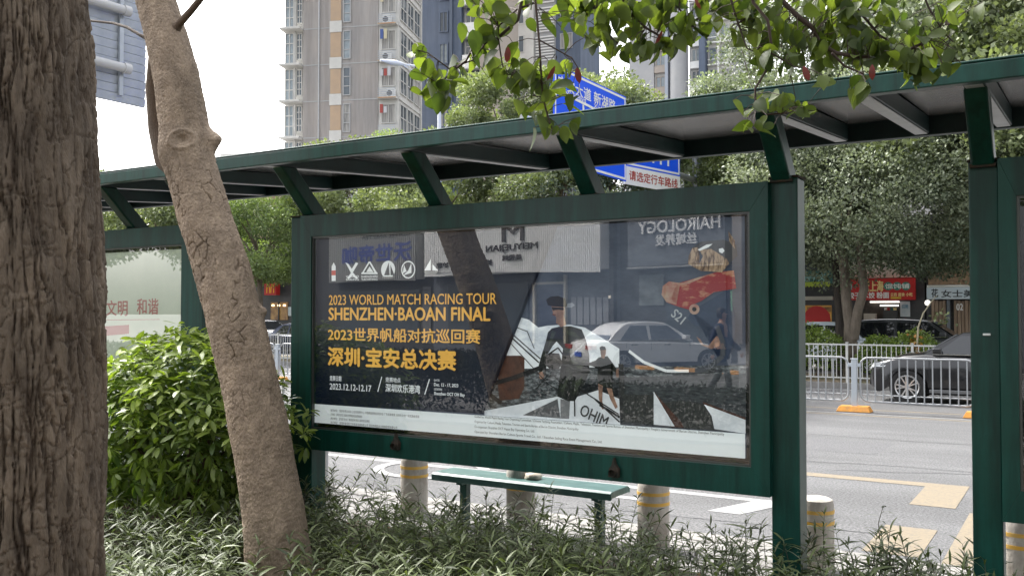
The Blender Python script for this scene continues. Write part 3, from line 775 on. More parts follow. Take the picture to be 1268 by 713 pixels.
for v in bag.data.vertices: v.co += Vector((random.uniform(-.012, .012), random.uniform(-.012, .012), random.uniform(0, .01)))
tag(bag, 'crumpled beige paper lying on the bench seat', 'litter')
BOLC = mat('bollard_concrete', (0.50, 0.47, 0.43), 0.85, c2=(0.31, 0.27, 0.23), vs=7, bump=0.25, bs=40, stretch=(1, 1, .5))
bspots = [(513, 'leftmost round concrete bollard, seen under the left end of the sailing board'), (645, 'round concrete bollard standing directly behind the middle of the bench'), (809, 'round concrete bollard just right of the bench, under the sailing board'),
          (1010, 'pale round bollard peeping out right beside the board\'s right hand post'), (1262, 'concrete bollard at the right picture edge, low beside the shelter\'s right post')]
proto = None
def bollard_proto():
    r = empty('bollard', (0, 0, 0))
    g = MB(); g.lathe([(0.128, 0), (0.128, 0.50), (0.118, 0.532), (0.09, 0.545), (0.0, 0.552)], 28); g.build('shaft', BOLC, r, smooth=40)
    for z in (0.36, 0.44):
        g = MB(); g.lathe([(0.1285, z), (0.131, z), (0.131, z + 0.026), (0.1285, z + 0.026)], 28); g.build('yellow_band', mat('band_yellow', (0.75, 0.42, 0.05), 0.5, c2=(0.6, 0.4, 0.12), vs=20), r, smooth=40)
    g = MB(); g.lathe([(0.128, 0.0), (0.150, 0.0), (0.150, 0.012), (0.128, 0.015)], 28); g.build('foot_ring', CONC, r)
    return r
for i, (px, lab) in enumerate(bspots):
    p = at(px, 600, Y=7.02)
    if i == 0: proto = bollard_proto(); o = proto
    else: o = copy_tree(proto)
    o.location = (p.x, 7.02, 0.15); o.rotation_euler.z = random.uniform(0, 6)
    tag(o, lab, 'bollard', 'bollards along the bus bay kerb')
# ================================================================== FOREGROUND TRUNKS
BARK1 = mat('bark_rough', (0.235, 0.180, 0.130), 0.9, c2=(0.125, 0.096, 0.070), vs=9, stretch=(2.2, 2.2, 0.5), bump=0.55, bs=120, tone=(0.055, 0.034, 0.021), dirt=(3.2, .68, (1.5, 1.5, .8)))
BARK2 = mat('bark_smooth', (0.41, 0.315, 0.225), 0.88, c2=(0.24, 0.18, 0.13), vs=14, stretch=(1.6, 1.6, 0.8), bump=0.5, bs=90, lo=.3, hi=.72, tone=(0.11, 0.075, 0.05), dirt=(4, .72, (1, 1, .7)))

def trunk_mesh(name, path, rad, nt, nz, disp, m):
    path = np.array(path, float); rad = np.array(rad, float)
    s = np.r_[0, np.cumsum(np.linalg.norm(np.diff(path, axis=0), axis=1))]
    t = np.linspace(0, s[-1], nz)
    # smooth the polyline with a small moving average of a dense interpolation
    C = np.stack([np.interp(t, s, path[:, k]) for k in range(3)], 1); R = np.interp(t, s, rad)
    k = max(3, nz // 14) | 1
    ker = np.ones(k) / k
    pad = lambda a: np.convolve(np.r_[np.full(k // 2, a[0]) + (np.arange(-(k // 2), 0) * (a[1] - a[0])), a, a[-1] + np.arange(1, k // 2 + 1) * (a[-1] - a[-2])], ker, 'valid')
    C = np.stack([pad(C[:, i]) for i in range(3)], 1); R = pad(R)
    T = np.gradient(C, axis=0); T /= np.linalg.norm(T, axis=1, keepdims=True)
    X = np.cross(T, [0, 1.0, 0]); X /= np.linalg.norm(X, axis=1, keepdims=True); Y = np.cross(T, X)
    th = np.linspace(0, 2 * PI, nt, endpoint=False)
    TH, S = np.meshgrid(th, t)
    D, tn = disp(TH, S, R[:, None])
    RR = R[:, None] + D
    P = C[:, None, :] + (X[:, None, :] * np.cos(TH)[..., None] + Y[:, None, :] * np.sin(TH)[..., None]) * RR[..., None]
    i, j = np.meshgrid(np.arange(nz - 1), np.arange(nt), indexing='ij')
    a = (i * nt + j).ravel(); b = (i * nt + (j + 1) % nt).ravel()
    return np_mesh(name, P.reshape(-1, 3), np.stack([a, b, b + nt, a + nt], 1), m, tn.ravel()), C, R

def disp_rough(TH, S, R):
    a = TH * 0.2; o = a * 0
    w = (fbm(a * 7, S * 3.0, o, 4, 1) - 0.5) * 0.06
    knot = np.exp(-((S - 2.42) / 0.14) ** 2)
    a2 = a + w
    # long meandering fissures: contour lines of stretched noise, two generations, broken by short cross cracks
    n1 = fbm(a2 * 44, S * 2.9 + w * 10, o, 4, 11); n2 = fbm(a2 * 62, S * 4.4 - w * 10, o + 3, 3, 14); n3 = fbm(a * 24, S * 24 + w * 40, o + 7, 3, 19)
    f1 = np.clip(np.abs(n1 - 0.5) * 20, 0, 1); f2 = np.clip(np.abs(n2 - 0.47) * 22, 0, 1)
    f3 = np.clip(0.25 + np.abs(n3 - 0.5) * 14, 0, 1)
    depth = 0.45 + 1.1 * fbm(a * 6, S * 2.0, o, 3, 33)
    pl = (f1 ** 0.6) * (0.35 + 0.65 * f2 ** 0.7) * f3 ** 0.3
    plate = fbm(a2 * 26, S * 8, o + 5, 3, 23)
    flk = (fbm(a2 * 75, S * 11, o, 4, 25) - 0.5) * 0.016
    fine = (fbm(a * 210, S * 60, o, 2, 27) - 0.5) * 0.003
    big = (fbm(a * 4, S * 0.9, o + 2, 3, 8) - 0.5) * 0.022
    D = pl * (0.012 + 0.014 * plate) * depth + flk + fine + big - 0.010 + knot * 0.007 * np.cos(TH - 1.2)
    tone = np.clip((0.02 + 1.0 * pl * (0.55 + 0.6 * plate)) * (0.55 + 0.9 * fbm(a * 9, S * 3, o, 4, 37)), 0, 1)
    return D, tone
r1 = 0.187
path1 = [at(12, 1010, d=2.40), at(21, 713, d=2.41), at(26, 400, d=2.42), at(17, 100, d=2.46), at(10, -80, d=2.5), at(2, -330, d=2.62), (-2.55, 1.6, 4.9)]
me1, _, _ = trunk_mesh('trunk', path1, [0.225, 0.196, 0.190, 0.186, 0.182, 0.175, 0.165], 420, 1000, disp_rough, BARK1)
t1 = empty('street_tree', path1[0], 0, 'big tree trunk with deep rough brown bark at the left edge, nearest to the viewer', 'tree')
for v_ in (0,):
    me1.transform(Matrix.Translation(-Vector(path1[0])))
mesh_obj('trunk', me1, t1)

def disp_smooth(TH, S, R):
    a = TH * 0.14
    w = (fbm(a * 9, S * 5, a * 0, 3, 31) - 0.5) * 0.09
    up = np.clip((S - 1.15) / 0.6, 0, 1) * np.clip((3.05 - S) / 0.3, 0, 1)      # cracked zone in the middle
    f1, f2, c = voro((a + w) / 0.05, (S + w) / 0.085, 41)
    crack = np.clip((f2 - f1) / 0.10, 0, 1)
    lump = (fbm(a * 8, S * 4, a * 0, 4, 51) - 0.5) * 0.022
    ring = (fbm(a * 12, S * 40, a * 0, 3, 61) - 0.5) * 0.005
    fine = (fbm(a * 90, S * 90, a * 0, 3, 71) - 0.5) * 0.0065
    f1b, f2b, _c = voro((a - w) / 0.02, (S + w) / 0.03, 77)
    fl = np.clip((f2b - f1b) / 0.2, 0, 1) * 0.0035
    D = lump + ring + fine + fl - (1 - crack) * 0.015 * up * np.clip((fbm(a * 14, S * 6, a * 0, 3, 81) - 0.50) * 9, 0, 1)
    for th0, s0, hgt, sg in KNOTS:
        dd = np.hypot((np.angle(np.exp(1j * (TH - th0)))) * R, S - s0)
        D = D + hgt * np.exp(-(dd / sg) ** 2)
    th0, s0 = EYE
    dd = np.hypot((np.angle(np.exp(1j * (TH - th0)))) * R * 0.85, S - s0)
    D = D + 0.012 * np.exp(-((dd - 0.062) / 0.014) ** 2) - 0.022 * np.exp(-(dd / 0.026) ** 2) + 0.006 * np.exp(-((dd - 0.035) / 0.008) ** 2)
    tone = np.clip((1 - 0.65 * (1 - crack) * np.clip((fbm(a * 14, S * 6, a * 0, 3, 81) - 0.50) * 9, 0, 1)) * (0.72 + 0.5 * (fbm(a * 20, S * 14, a * 0, 4, 95) - .3)), 0, 1) if True else None
    tone = np.where(up > 0, tone, np.clip(0.75 + 0.6 * (fbm(a * 20, S * 14, a * 0, 4, 95) - .5), 0, 1))
    return D, tone
Y2 = 3.9
pp2 = [(360, 790), (349, 713), (336, 620), (319, 520), (297, 420), (274, 330), (248, 250), (231, 185), (222, 110), (208, 50), (192, 0), (178, -70), (150, -190)]
rad2 = [0.215, 0.186, 0.172, 0.165, 0.163, 0.160, 0.154, 0.152, 0.140, 0.132, 0.124, 0.115, 0.10]
path2 = [at(x, y, Y=Y2 + (0.0 if i < 8 else 0.02 * (i - 8))) for i, (x, y) in enumerate(pp2)]
P2 = np.array(path2); S2 = np.r_[0, np.cumsum(np.linalg.norm(np.diff(P2, axis=0), axis=1))]
def s_of(py): return float(np.interp(-py, [-q[1] for q in pp2], S2))
T_ = P2[7] - P2[6]; T_ /= np.linalg.norm(T_)
X_ = np.cross(T_, [0, 1.0, 0]); X_ /= np.linalg.norm(X_); Y_ = np.cross(T_, X_)
def theta_towards(px_off):
    """angle round the trunk whose surface faces the camera, turned by px_off degrees towards image right"""
    v = np.array(CAM) - P2[7]; v[2] = 0; v /= np.linalg.norm(v)
    a = math.radians(px_off)
    v = np.array([v[0] * math.cos(a) - v[1] * math.sin(a), v[0] * math.sin(a) + v[1] * math.cos(a), 0])
    return math.atan2(v @ Y_, v @ X_)
EYE = (theta_towards(-8), s_of(184))
KNOTS = [(theta_towards(82), s_of(178), 0.062, 0.06), (theta_towards(60), s_of(185), 0.03, 0.05), (theta_towards(-75), s_of(190), 0.03, 0.12), (theta_towards(80), s_of(395), 0.03, 0.035), (theta_towards(10), s_of(655), 0.012, 0.05), (theta_towards(-40), s_of(500), 0.008, 0.12)]
me2, _, _ = trunk_mesh('trunk', path2, rad2, 340, 900, disp_smooth, BARK2)
t2 = empty('street_tree', path2[0], 0, 'leaning tree trunk with smooth pale brown bark and a knot, in front of the bush', 'tree')
me2.transform(Matrix.Translation(-Vector(path2[0]))); mesh_obj('trunk', me2, t2)
def limb(pxs, rs, Y, m, par, org, n=14, name='limb'):
    g = MB(); pts = [at(x, y, Y=Y + dy) for x, y, dy in pxs]
    # subdivide
    q = []; rr = []
    for i in range(len(pts) - 1):
        for k in range(5):
            f = k / 5; q.append(pts[i].lerp(pts[i + 1], f)); rr.append(rs[i] * (1 - f) + rs[i + 1] * f)
    q.append(pts[-1]); rr.append(rs[-1])
    g.tube([p - Vector(org) for p in q], rr, n)
    return g.build(name, m, par, smooth=60)
limb([(232, 222, 0.04), (206, 198, 0.05), (195, 160, 0.05), (190, 110, 0.05), (193, 65, 0.05), (205, 25, 0.0)], [0.06, 0.075, 0.058, 0.05, 0.045, 0.04], Y2, BARK2, t2, path2[0])
limb([(208, 50, 0), (222, 30, 0), (238, 12, -0.05), (262, -18, -0.1), (300, -80, -0.2)], [0.05, 0.024, 0.021, 0.019, 0.016], Y2, BARK2, t2, path2[0])
limb([(190, 52, -0.05), (174, 44, -0.05), (157, 34, 0.0), (140, 29, 0.1), (112, 26, 0.2), (60, 20, 0.3)], [0.02, 0.011, 0.010, 0.009, 0.008, 0.007], Y2, BARK1, t2, path2[0], 8)

# ================================================================== LEAVES
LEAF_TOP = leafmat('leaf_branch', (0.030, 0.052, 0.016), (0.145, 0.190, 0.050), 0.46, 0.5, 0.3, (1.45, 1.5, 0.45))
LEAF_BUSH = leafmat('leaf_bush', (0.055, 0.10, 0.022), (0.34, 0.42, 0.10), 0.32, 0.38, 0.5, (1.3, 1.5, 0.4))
LEAF_RU = leafmat('leaf_bed', (0.030, 0.044, 0.016), (0.14, 0.175, 0.070), 0.22, 0.5, 0.35, (1.2, 1.3, 0.6))
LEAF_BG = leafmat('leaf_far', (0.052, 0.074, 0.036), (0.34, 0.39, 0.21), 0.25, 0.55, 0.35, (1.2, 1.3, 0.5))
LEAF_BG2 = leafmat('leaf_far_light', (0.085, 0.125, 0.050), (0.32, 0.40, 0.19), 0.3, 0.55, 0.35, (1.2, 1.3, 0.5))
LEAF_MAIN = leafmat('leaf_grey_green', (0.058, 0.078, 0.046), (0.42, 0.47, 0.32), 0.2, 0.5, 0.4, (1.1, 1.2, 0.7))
LEAF_RED = mat('leaf_red', (0.20, 0.022, 0.018), 0.5, c2=(.12, .03, .02), vs=3)
TWIG = mat('twig', (0.045, 0.028, 0.02), 0.8)
TWIGR = mat('twig_brown', (0.10, 0.055, 0.04), 0.8, c2=(0.05, 0.03, 0.02), vs=30)

def leaf_parts(parent, tmpl, m, loc, R, sc_, tone, org, limit=300, order=None, name='leaf', stuff='foliage'):
    """the leaves that show largest are parts of their own, the rest one mass"""
    idx = np.argsort(order if order is not None else np.linalg.norm(loc - np.array(CAM), axis=1))
    vari = [np_mesh(name, tmpl[0], tmpl[1], m, np.full(len(tmpl[0]), (k + 0.5) / 8)) for k in range(8)]
    for i in idx[:limit]:
        o = bpy.data.objects.new(name, vari[min(7, int(tone[i] * 8))]); col.objects.link(o); o.parent = parent
        M = Matrix(R[i].tolist()).to_4x4() @ Matrix.Scale(float(sc_[i]), 4)
        M.translation = Vector(loc[i]) - Vector(org); o.matrix_local = M
    rest = idx[limit:]
    if len(rest):
        o = mesh_obj(stuff, scatter(stuff, tmpl[0], tmpl[1], loc[rest] - np.array(org), R[rest], sc_[rest], tone[rest], m), parent); o['kind'] = 'stuff'

# ---- overhanging branches
B = empty('overhanging_branch', at(950, -60, d=3.1), 0, 'leafy green branches with a few red leaves hanging in from above', 'tree branch')
BOr = Vector(B.location)
lines = [([(650, -40), (646, 0), (641, 25), (617, 47), (602, 53), (588, 55), (577, 76)], 0.0075, 3.05),
         ([(661, 4), (640, 12), (617, 33), (618, 47)], 0.004, 3.05), ([(577, 76), (560, 88), (545, 104), (540, 130)], 0.004, 3.05), ([(602, 53), (585, 75), (556, 85), (530, 66), (516, 62)], 0.0035, 3.07),
         ([(617, 47), (622, 80), (634, 107)], 0.003, 3.04),
         ([(662, -30), (663, 0), (668, 55), (672, 120), (679, 146), (686, 166)], 0.0045, 2.95), ([(668, 50), (690, 62), (708, 72), (718, 88)], 0.0028, 2.95),
         ([(925, -30), (933, 4), (951, 26), (955, 55), (951, 84), (935, 110), (936, 135), (950, 142), (975, 140)], 0.0055, 2.9),
         ([(955, 66), (972, 76), (985, 84)], 0.003, 2.9), ([(899, -20), (914, 30), (925, 60), (938, 66)], 0.0035, 3.0),
         ([(960, -40), (967, 0), (987, 20), (1006, 35), (1017, 55), (1035, 66), (1064, 71), (1115, 67), (1150, 50), (1175, 30)], 0.0095, 3.0),
         ([(1030, 66), (1046, 82), (1070, 92)], 0.0045, 2.9), ([(760, -40), (775, 10), (800, 35), (826, 50)], 0.006, 3.1), ([(826, 50), (832, 64), (812, 60)], 0.003, 3.1),
         ([(1040, -30), (1060, 10), (1090, 45), (1120, 60)], 0.006, 3.15), ([(850, -30), (840, 10), (860, 35)], 0.005, 3.15), ([(1138, -20), (1150, 10), (1168, 40), (1180, 52)], 0.004, 3.1), ([(720, -30), (735, 10), (750, 40), (765, 55)], 0.005, 3.15)]
g = MB(); lp_pts = []
q = [at(x, y, d=d_) for x, y, d_ in ((600, -42, 3.1), (680, -52, 3.08), (780, -58, 3.1), (900, -48, 3.08), (1010, -70, 3.1), (1120, -95, 3.0), (1300, -170, 2.9))] + [Vector((1.3, 1.6, 3.9)), Vector((1.9, 1.2, 3.6))]
g.tube([p - BOr for p in q], [.010, .014, .018, .022, .028, .034, .045, .055, .06], 9)   # the limb the twigs hang from, above the picture
for pts, r_, d_ in lines:
    q = [at(x, y, d=d_ + 0.02 * math.sin(i * 2.1)) for i, (x, y) in enumerate(pts)]
    g.tube([p - BOr for p in q], [r_ * (1 - 0.6 * i / len(q)) for i in range(len(q))], 7)
    for i in range(len(q) - 1):
        for k in range(4): lp_pts.append(q[i].lerp(q[i + 1], k / 4))
lp_np = np.array([tuple(p) for p in lp_pts])
# leaf clusters: cx, cy, rx, ry, count, depth
clus = [(548, 112, 30, 24, 26, 3.05), (560, 90, 30, 14, 9, 3.08), (520, 66, 10, 8, 3, 3.07), (522, 90, 14, 14, 5, 3.05), (600, 30, 38, 26, 20, 3.05), (612, 66, 36, 18, 12, 3.05), (600, 5, 34, 12, 8, 3.0), (634, 88, 26, 22, 13, 3.02), (655, 112, 24, 28, 17, 2.98),
        (684, 98, 32, 22, 16, 2.98), (662, 138, 14, 14, 6, 2.97), (676, 165, 20, 14, 6, 2.92), (712, 165, 14, 12, 4, 2.9), (700, 120, 30, 14, 7, 2.95), (660, 20, 34, 24, 8, 3.0), (700, 18, 30, 22, 12, 3.05), (744, 20, 34, 24, 34, 3.1), (720, 48, 26, 12, 9, 3.1), (770, 52, 26, 26, 22, 3.1), (800, 16, 34, 22, 28, 3.1), (745, 60, 18, 14, 6, 3.08),
        (795, 66, 10, 14, 5, 3.1), (836, 40, 26, 26, 24, 3.1), (818, 64, 14, 12, 5, 3.08), (878, 14, 30, 20, 16, 3.1), (866, 30, 16, 14, 8, 3.1), (920, 28, 26, 30, 22, 3.05), (948, 16, 30, 24, 18, 3.05), (940, 60, 24, 22, 13, 2.98), (962, 76, 26, 18, 14, 2.95), (1000, 30, 36, 30, 36, 3.05),
        (1010, 70, 30, 18, 20, 3.0), (1046, 28, 34, 30, 42, 3.1), (1060, 60, 34, 22, 32, 3.05), (1058, 108, 26, 16, 8, 2.88), (1092, 60, 26, 24, 26, 3.05), (1096, 10, 26, 16, 16, 3.1), (1130, 72, 26, 24, 28, 3.0), (1160, 80, 26, 18, 12, 3.0), (1150, 46, 22, 18, 13, 3.05), (1196, 18, 24, 14, 7, 2.95),
        (1186, 42, 14, 12, 3, 2.95), (1170, 10, 24, 12, 6, 3.0), (1128, 28, 14, 10, 4, 3.05), (1130, 96, 12, 12, 5, 3.0), (930, 128, 16, 12, 5, 2.88), (955, 126, 24, 9, 10, 2.88), (984, 136, 18, 8, 7, 2.88), (925, 156, 10, 8, 3, 2.86), (945, 158, 12, 10, 4, 2.86), (998, 138, 12, 4, 3, 2.86), (1016, 98, 8, 8, 2, 2.9), (775, 5, 60, 10, 20, 3.15), (1010, 2, 90, 8, 26, 3.15), (880, 0, 80, 8, 16, 3.15)]
L = []; ax = []; s_ = []; dep = []
for cx, cy, rx, ry, n_, d_ in clus:
    for _ in range(int(n_ * 1.0)):
        a = random.uniform(0, 2 * PI); r = math.sqrt(random.random())
        p = at(cx + rx * r * math.cos(a), cy + ry * r * math.sin(a), d=d_ + random.uniform(-0.10, 0.14))
        L.append(tuple(p))
        small = (cy > 118 and 910 < cx < 1010)
        v = Vector((random.gauss(0, 0.6), random.gauss(0, 0.6), random.gauss(-0.75, 0.45)))
        if small: v = Vector((random.gauss(0, 0.9), random.gauss(0, 0.6), random.gauss(-0.25, 0.35)))
        ax.append(tuple(v)); s_.append(random.uniform(0.046, 0.082) * (0.86 if small else 1))
L = np.array(L); ax = np.array(ax); s_ = np.array(s_)
ax_n = ax / np.linalg.norm(ax, axis=1, keepdims=True)
base = L - ax_n * s_[:, None] * 0.5
R_ = basis(ax, rng.normal(0, 1.0, len(L)))
# petioles that reach towards the nearest branch
for i in range(len(base)):
    dd = np.linalg.norm(lp_np - base[i], axis=1); k = int(np.argmin(dd)); q = Vector(lp_np[k]); b0 = Vector(base[i])
    L_ = min(dd[k], 0.10)
    e = b0 + (q - b0).normalized() * L_ if dd[k] > 1e-4 else q
    mid = b0.lerp(e, 0.5) + Vector((0, 0, 0.008))
    g.tube([b0 - BOr, mid - BOr, e - BOr], [0.0011, 0.0013, 0.0017], 4, cap=False)
g.build('branch', TWIG, B, smooth=60)
tone = np.clip(rng.beta(1.4, 1.9, len(L)), 0, 1)
leaf_parts(B, BROAD, LEAF_TOP, base, R_, s_, tone, tuple(BOr), 300, order=L[:, 1] * 0 - s_)
for px, py, d_ in ((629, 66, 2.9), (714, 92, 2.88), (687, 90, 2.88), (995, 90, 2.85), (820, 46, 3.0), (1080, 88, 2.9), (860, 3, 2.95)):
    o = mesh_obj('red_leaf', np_mesh('red_leaf', LANCE[0] * [1, 1.3, 1], LANCE[1], LEAF_RED, None), B)
    o.location = at(px, py - 8, d=d_) - BOr; o.scale = (0.048,) * 3
    o.rotation_euler = (random.uniform(0, 3), PI / 2 - random.uniform(-.4, .4), random.uniform(-1, 1)); o['label'] = 'small red leaf'

# ---- the round leafy bush on the left
bc = Vector((-5.68, 4.60, 1.19)); bx, by, bzz = 0.90, 0.62, 0.74
Bu = empty('leafy_bush', (bc.x, bc.y, 0.34), 0, 'rounded shrub with glossy light green leaves between the big trunk and the leaning trunk', 'bush')
g = MB()
for k in range(26):
    a = random.uniform(0, 2 * PI); e = random.uniform(0.2, 1.3); rr = random.uniform(0.5, 0.9)
    end = Vector((bx * rr * math.cos(a) * math.cos(e), by * rr * math.sin(a) * math.cos(e), 0.84 + bzz * rr * math.sin(e) * 0.9 - 0.2))
    st = Vector((random.uniform(-.25, .25), random.uniform(-.12, .12), -0.02))
    m1 = st.lerp(end, 0.4) + Vector((random.uniform(-.12, .12), random.uniform(-.1, .1), random.uniform(-.05, .12)))
    g.tube([st, m1, st.lerp(end, 0.75) + Vector((0, 0, .05)), end], [0.018, 0.013, 0.009, 0.004], 7)
for k in range(5):
    a = random.uniform(-.6, .6); g.tube([(-0.6 + k * .2, -0.35, 0.2), (-0.3 + k * .2, -0.42, 0.32 + a * .1), (0.0 + k * .15, -0.38, 0.30)], [0.012, 0.011, 0.007], 6)
g.build('stems', TWIGR, Bu, smooth=60)
L = []; ax = []; sz = []; tn = []
NR = 760
for k in range(NR):
    u = random.random(); z = 1 - 2 * (k + 0.5) / NR * 0.86
    a = k * 2.39996 + random.uniform(-.2, .2)
    rr = math.sqrt(max(0, 1 - z * z)); jit = random.uniform(0.84, 1.05)
    nrm = Vector((rr * math.cos(a), rr * math.sin(a), z))
    sh_ = 1 + 0.10 * math.sin(3.1 * a + 1) * rr + 0.06 * math.sin(5 * z + 2 * a)
    c = Vector((bx * nrm.x * sh_, by * nrm.y * sh_, bzz * nrm.z)) * jit + bc
    if c.z < 0.62: c.z += 0.25 * random.random()
    axis = (nrm * 0.8 + Vector((0, 0, 0.75)) + Vector((random.gauss(0, .3), random.gauss(0, .3), random.gauss(0, .2)))).normalized()
    low = c.z < 1.15
    nl = random.randint(6, 9)
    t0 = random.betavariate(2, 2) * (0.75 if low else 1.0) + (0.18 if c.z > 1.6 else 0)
    X = axis.orthogonal().normalized(); Yv = axis.cross(X)
    for j in range(nl):
        b = 2 * PI * j / nl + random.uniform(-.3, .3); tilt = random.uniform(0.1, 0.75) - (0.7 if low else 0.0)
        v = (X * math.cos(b) + Yv * math.sin(b)) + axis * tilt + Vector((0, 0, -0.55 if low else -0.1))
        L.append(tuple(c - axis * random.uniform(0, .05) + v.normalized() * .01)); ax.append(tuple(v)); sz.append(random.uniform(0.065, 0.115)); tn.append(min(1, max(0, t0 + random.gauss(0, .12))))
L, ax, sz, tn = map(np.array, (L, ax, sz, tn))
R_ = basis(ax, rng.normal(0, .35, len(L)))
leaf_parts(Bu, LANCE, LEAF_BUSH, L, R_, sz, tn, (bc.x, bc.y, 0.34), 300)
# inner darker leaves that close the bush
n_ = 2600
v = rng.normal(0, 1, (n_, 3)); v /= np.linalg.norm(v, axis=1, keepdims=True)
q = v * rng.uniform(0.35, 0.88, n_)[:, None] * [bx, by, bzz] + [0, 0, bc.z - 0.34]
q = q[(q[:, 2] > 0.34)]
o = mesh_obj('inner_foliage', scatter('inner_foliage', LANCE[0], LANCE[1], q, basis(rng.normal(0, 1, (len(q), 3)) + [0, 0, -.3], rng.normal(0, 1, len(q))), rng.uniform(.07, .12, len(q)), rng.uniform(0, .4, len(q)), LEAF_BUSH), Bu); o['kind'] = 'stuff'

# ---- planting bed: thin upright stems with narrow leaves
def bed_plants(name, pts, hs, seed, lab):
    r = np.random.default_rng(seed)
    LL = []; AX = []; SZ = []; TN = []
    g = MB()
    for (x, y), h in zip(pts, hs):
        z0 = 0.33; lean = r.normal(0, 0.11, 2); nseg = 5
        st = [Vector((x + lean[0] * (k / nseg) ** 1.4 * h * 2, y + lean[1] * (k / nseg) ** 1.4 * h * 2, z0 + h * k / nseg)) for k in range(nseg + 1)]
        g.tube(st, [0.0032, 0.003, 0.0028, 0.0025, 0.002, 0.0014], 3, cap=False)
        tb = r.beta(2, 2.4)
        nn = int(5 + h * 16)
        for j in range(nn):
            f = 0.18 + 0.82 * (j + 1) / nn
            k = min(nseg - 1, int(f * nseg)); p = st[k].lerp(st[k + 1], f * nseg - k)
            a0 = j * 1.57 + r.uniform(-.4, .4)
            for a in (a0, a0 + PI):
                up = 0.55 + 0.7 * (f > .9)
                LL.append(tuple(p)); AX.append((math.cos(a), math.sin(a), up + r.normal(0, .3))); SZ.append(r.uniform(0.07, 0.135) * (1.0 if f < .9 else .8)); TN.append(min(1, max(0, tb + r.normal(0, .2))))
    so = g.build(name + '_stems', mat('stem_purple', (0.055, 0.035, 0.035), 0.7, c2=(0.08, 0.085, 0.04), vs=3))
    tag(so, kind='stuff')
    LL, AX, SZ, TN = map(np.array, (LL, AX, SZ, TN))
    lo_ = mesh_obj(name, scatter(name, NARROW[0], NARROW[1], LL, basis(AX, r.normal(0, .4, len(LL))), SZ, TN, LEAF_RU)); tag(lo_, lab, 'ground cover', kind='stuff')
    so['label'] = 'thin purple brown stems under ' + lab; so['category'] = 'ground cover'
pts = []; hs = []
r = np.random.default_rng(5)
while len(pts) < 3300:
    x = r.uniform(-8.5, 1.2); y = r.uniform(2.8, 5.86)
    if (x - bc.x) ** 2 / 0.9 + (y - bc.y) ** 2 / 0.4 < 1 and r.random() < .8: continue
    if abs(x + 4) < .22 and abs(y - 3.9) < .22: continue
    dens = fbm(np.array([x * 1.4]), np.array([y * 1.4]), np.array([0.0]), 3, 91)[0]
    if dens < 0.38 and r.random() < .6: continue
    pts.append((x, y)); hs.append(np.clip(r.normal(0.33, 0.085) + 0.12 * (dens - .5) + (0.04 if y < 4.7 else 0), .16, .5))
bed_plants('bed_plants', pts, hs, 6, 'dense narrow leaved grey green plants filling the bed along the picture\'s bottom')
# a few stems stand out above the rest
for i, (px, py, lab) in enumerate(((1108, 632, 'single tall thin stem with drooping narrow leaves rising before the yellow road marking'), (462, 592, 'tall thin leafy stem rising under the left end of the sailing board'), (703, 628, 'tall leafy stem in front of the bench\'s right leg'))):
    top = at(px, py, Y=5.4)
    h = top.z - 0.33
    g = MB(); st = [Vector((0.06 * math.sin(k * .7), 0.02 * k / 6, h * k / 8)) for k in range(9)]
    g.tube(st, [0.004 - 0.0003 * k for k in range(9)], 5)
    o = empty('tall_plant', (top.x - 0.03, 5.4, 0.33), 0, lab, 'plant', 'tall stems standing out of the bed')
    g.build('stem', MATS['stem_purple'], o)
    nv = [np_mesh('leaf', NARROW[0] * [1, 1.3, 1.3], NARROW[1], LEAF_RU, np.full(12, t)) for t in (.05, .2, .4)]
    for j in range(16):
        f = .4 + .6 * (j + 1) / 16; k = min(7, int(f * 8)); p = st[k].lerp(st[k + 1], f * 8 - k)
        a = j * 2.2; R1 = basis(np.array([[math.cos(a), math.sin(a), random.uniform(.1, .8)]]), np.array([0.0]))[0]
        l = bpy.data.objects.new('leaf', nv[j % 3]); col.objects.link(l); l.parent = o
        M = Matrix(R1.tolist()).to_4x4() @ Matrix.Scale(random.uniform(.07, .11), 4); M.translation = p; l.matrix_local = M
# leaf litter on the soil
n_ = 1600
q = np.stack([rng.uniform(-9, 1.5, n_), rng.uniform(3.2, 5.85, n_), np.full(n_, 0.37)], 1)
lit = mesh_obj('leaf_litter', scatter('leaf_litter', LANCE[0], LANCE[1], q, basis(np.stack([rng.normal(0, 1, n_), rng.normal(0, 1, n_), rng.normal(0, .15, n_)], 1), rng.normal(0, .4, n_)), rng.uniform(.04, .09, n_), rng.uniform(0, 1, n_), leafmat('litter', (0.09, 0.045, 0.02), (0.26, 0.14, 0.06), 0.1, 0.8)))
tag(lit, 'dry brown leaves scattered on the bed\'s soil', 'leaf litter', kind='stuff')
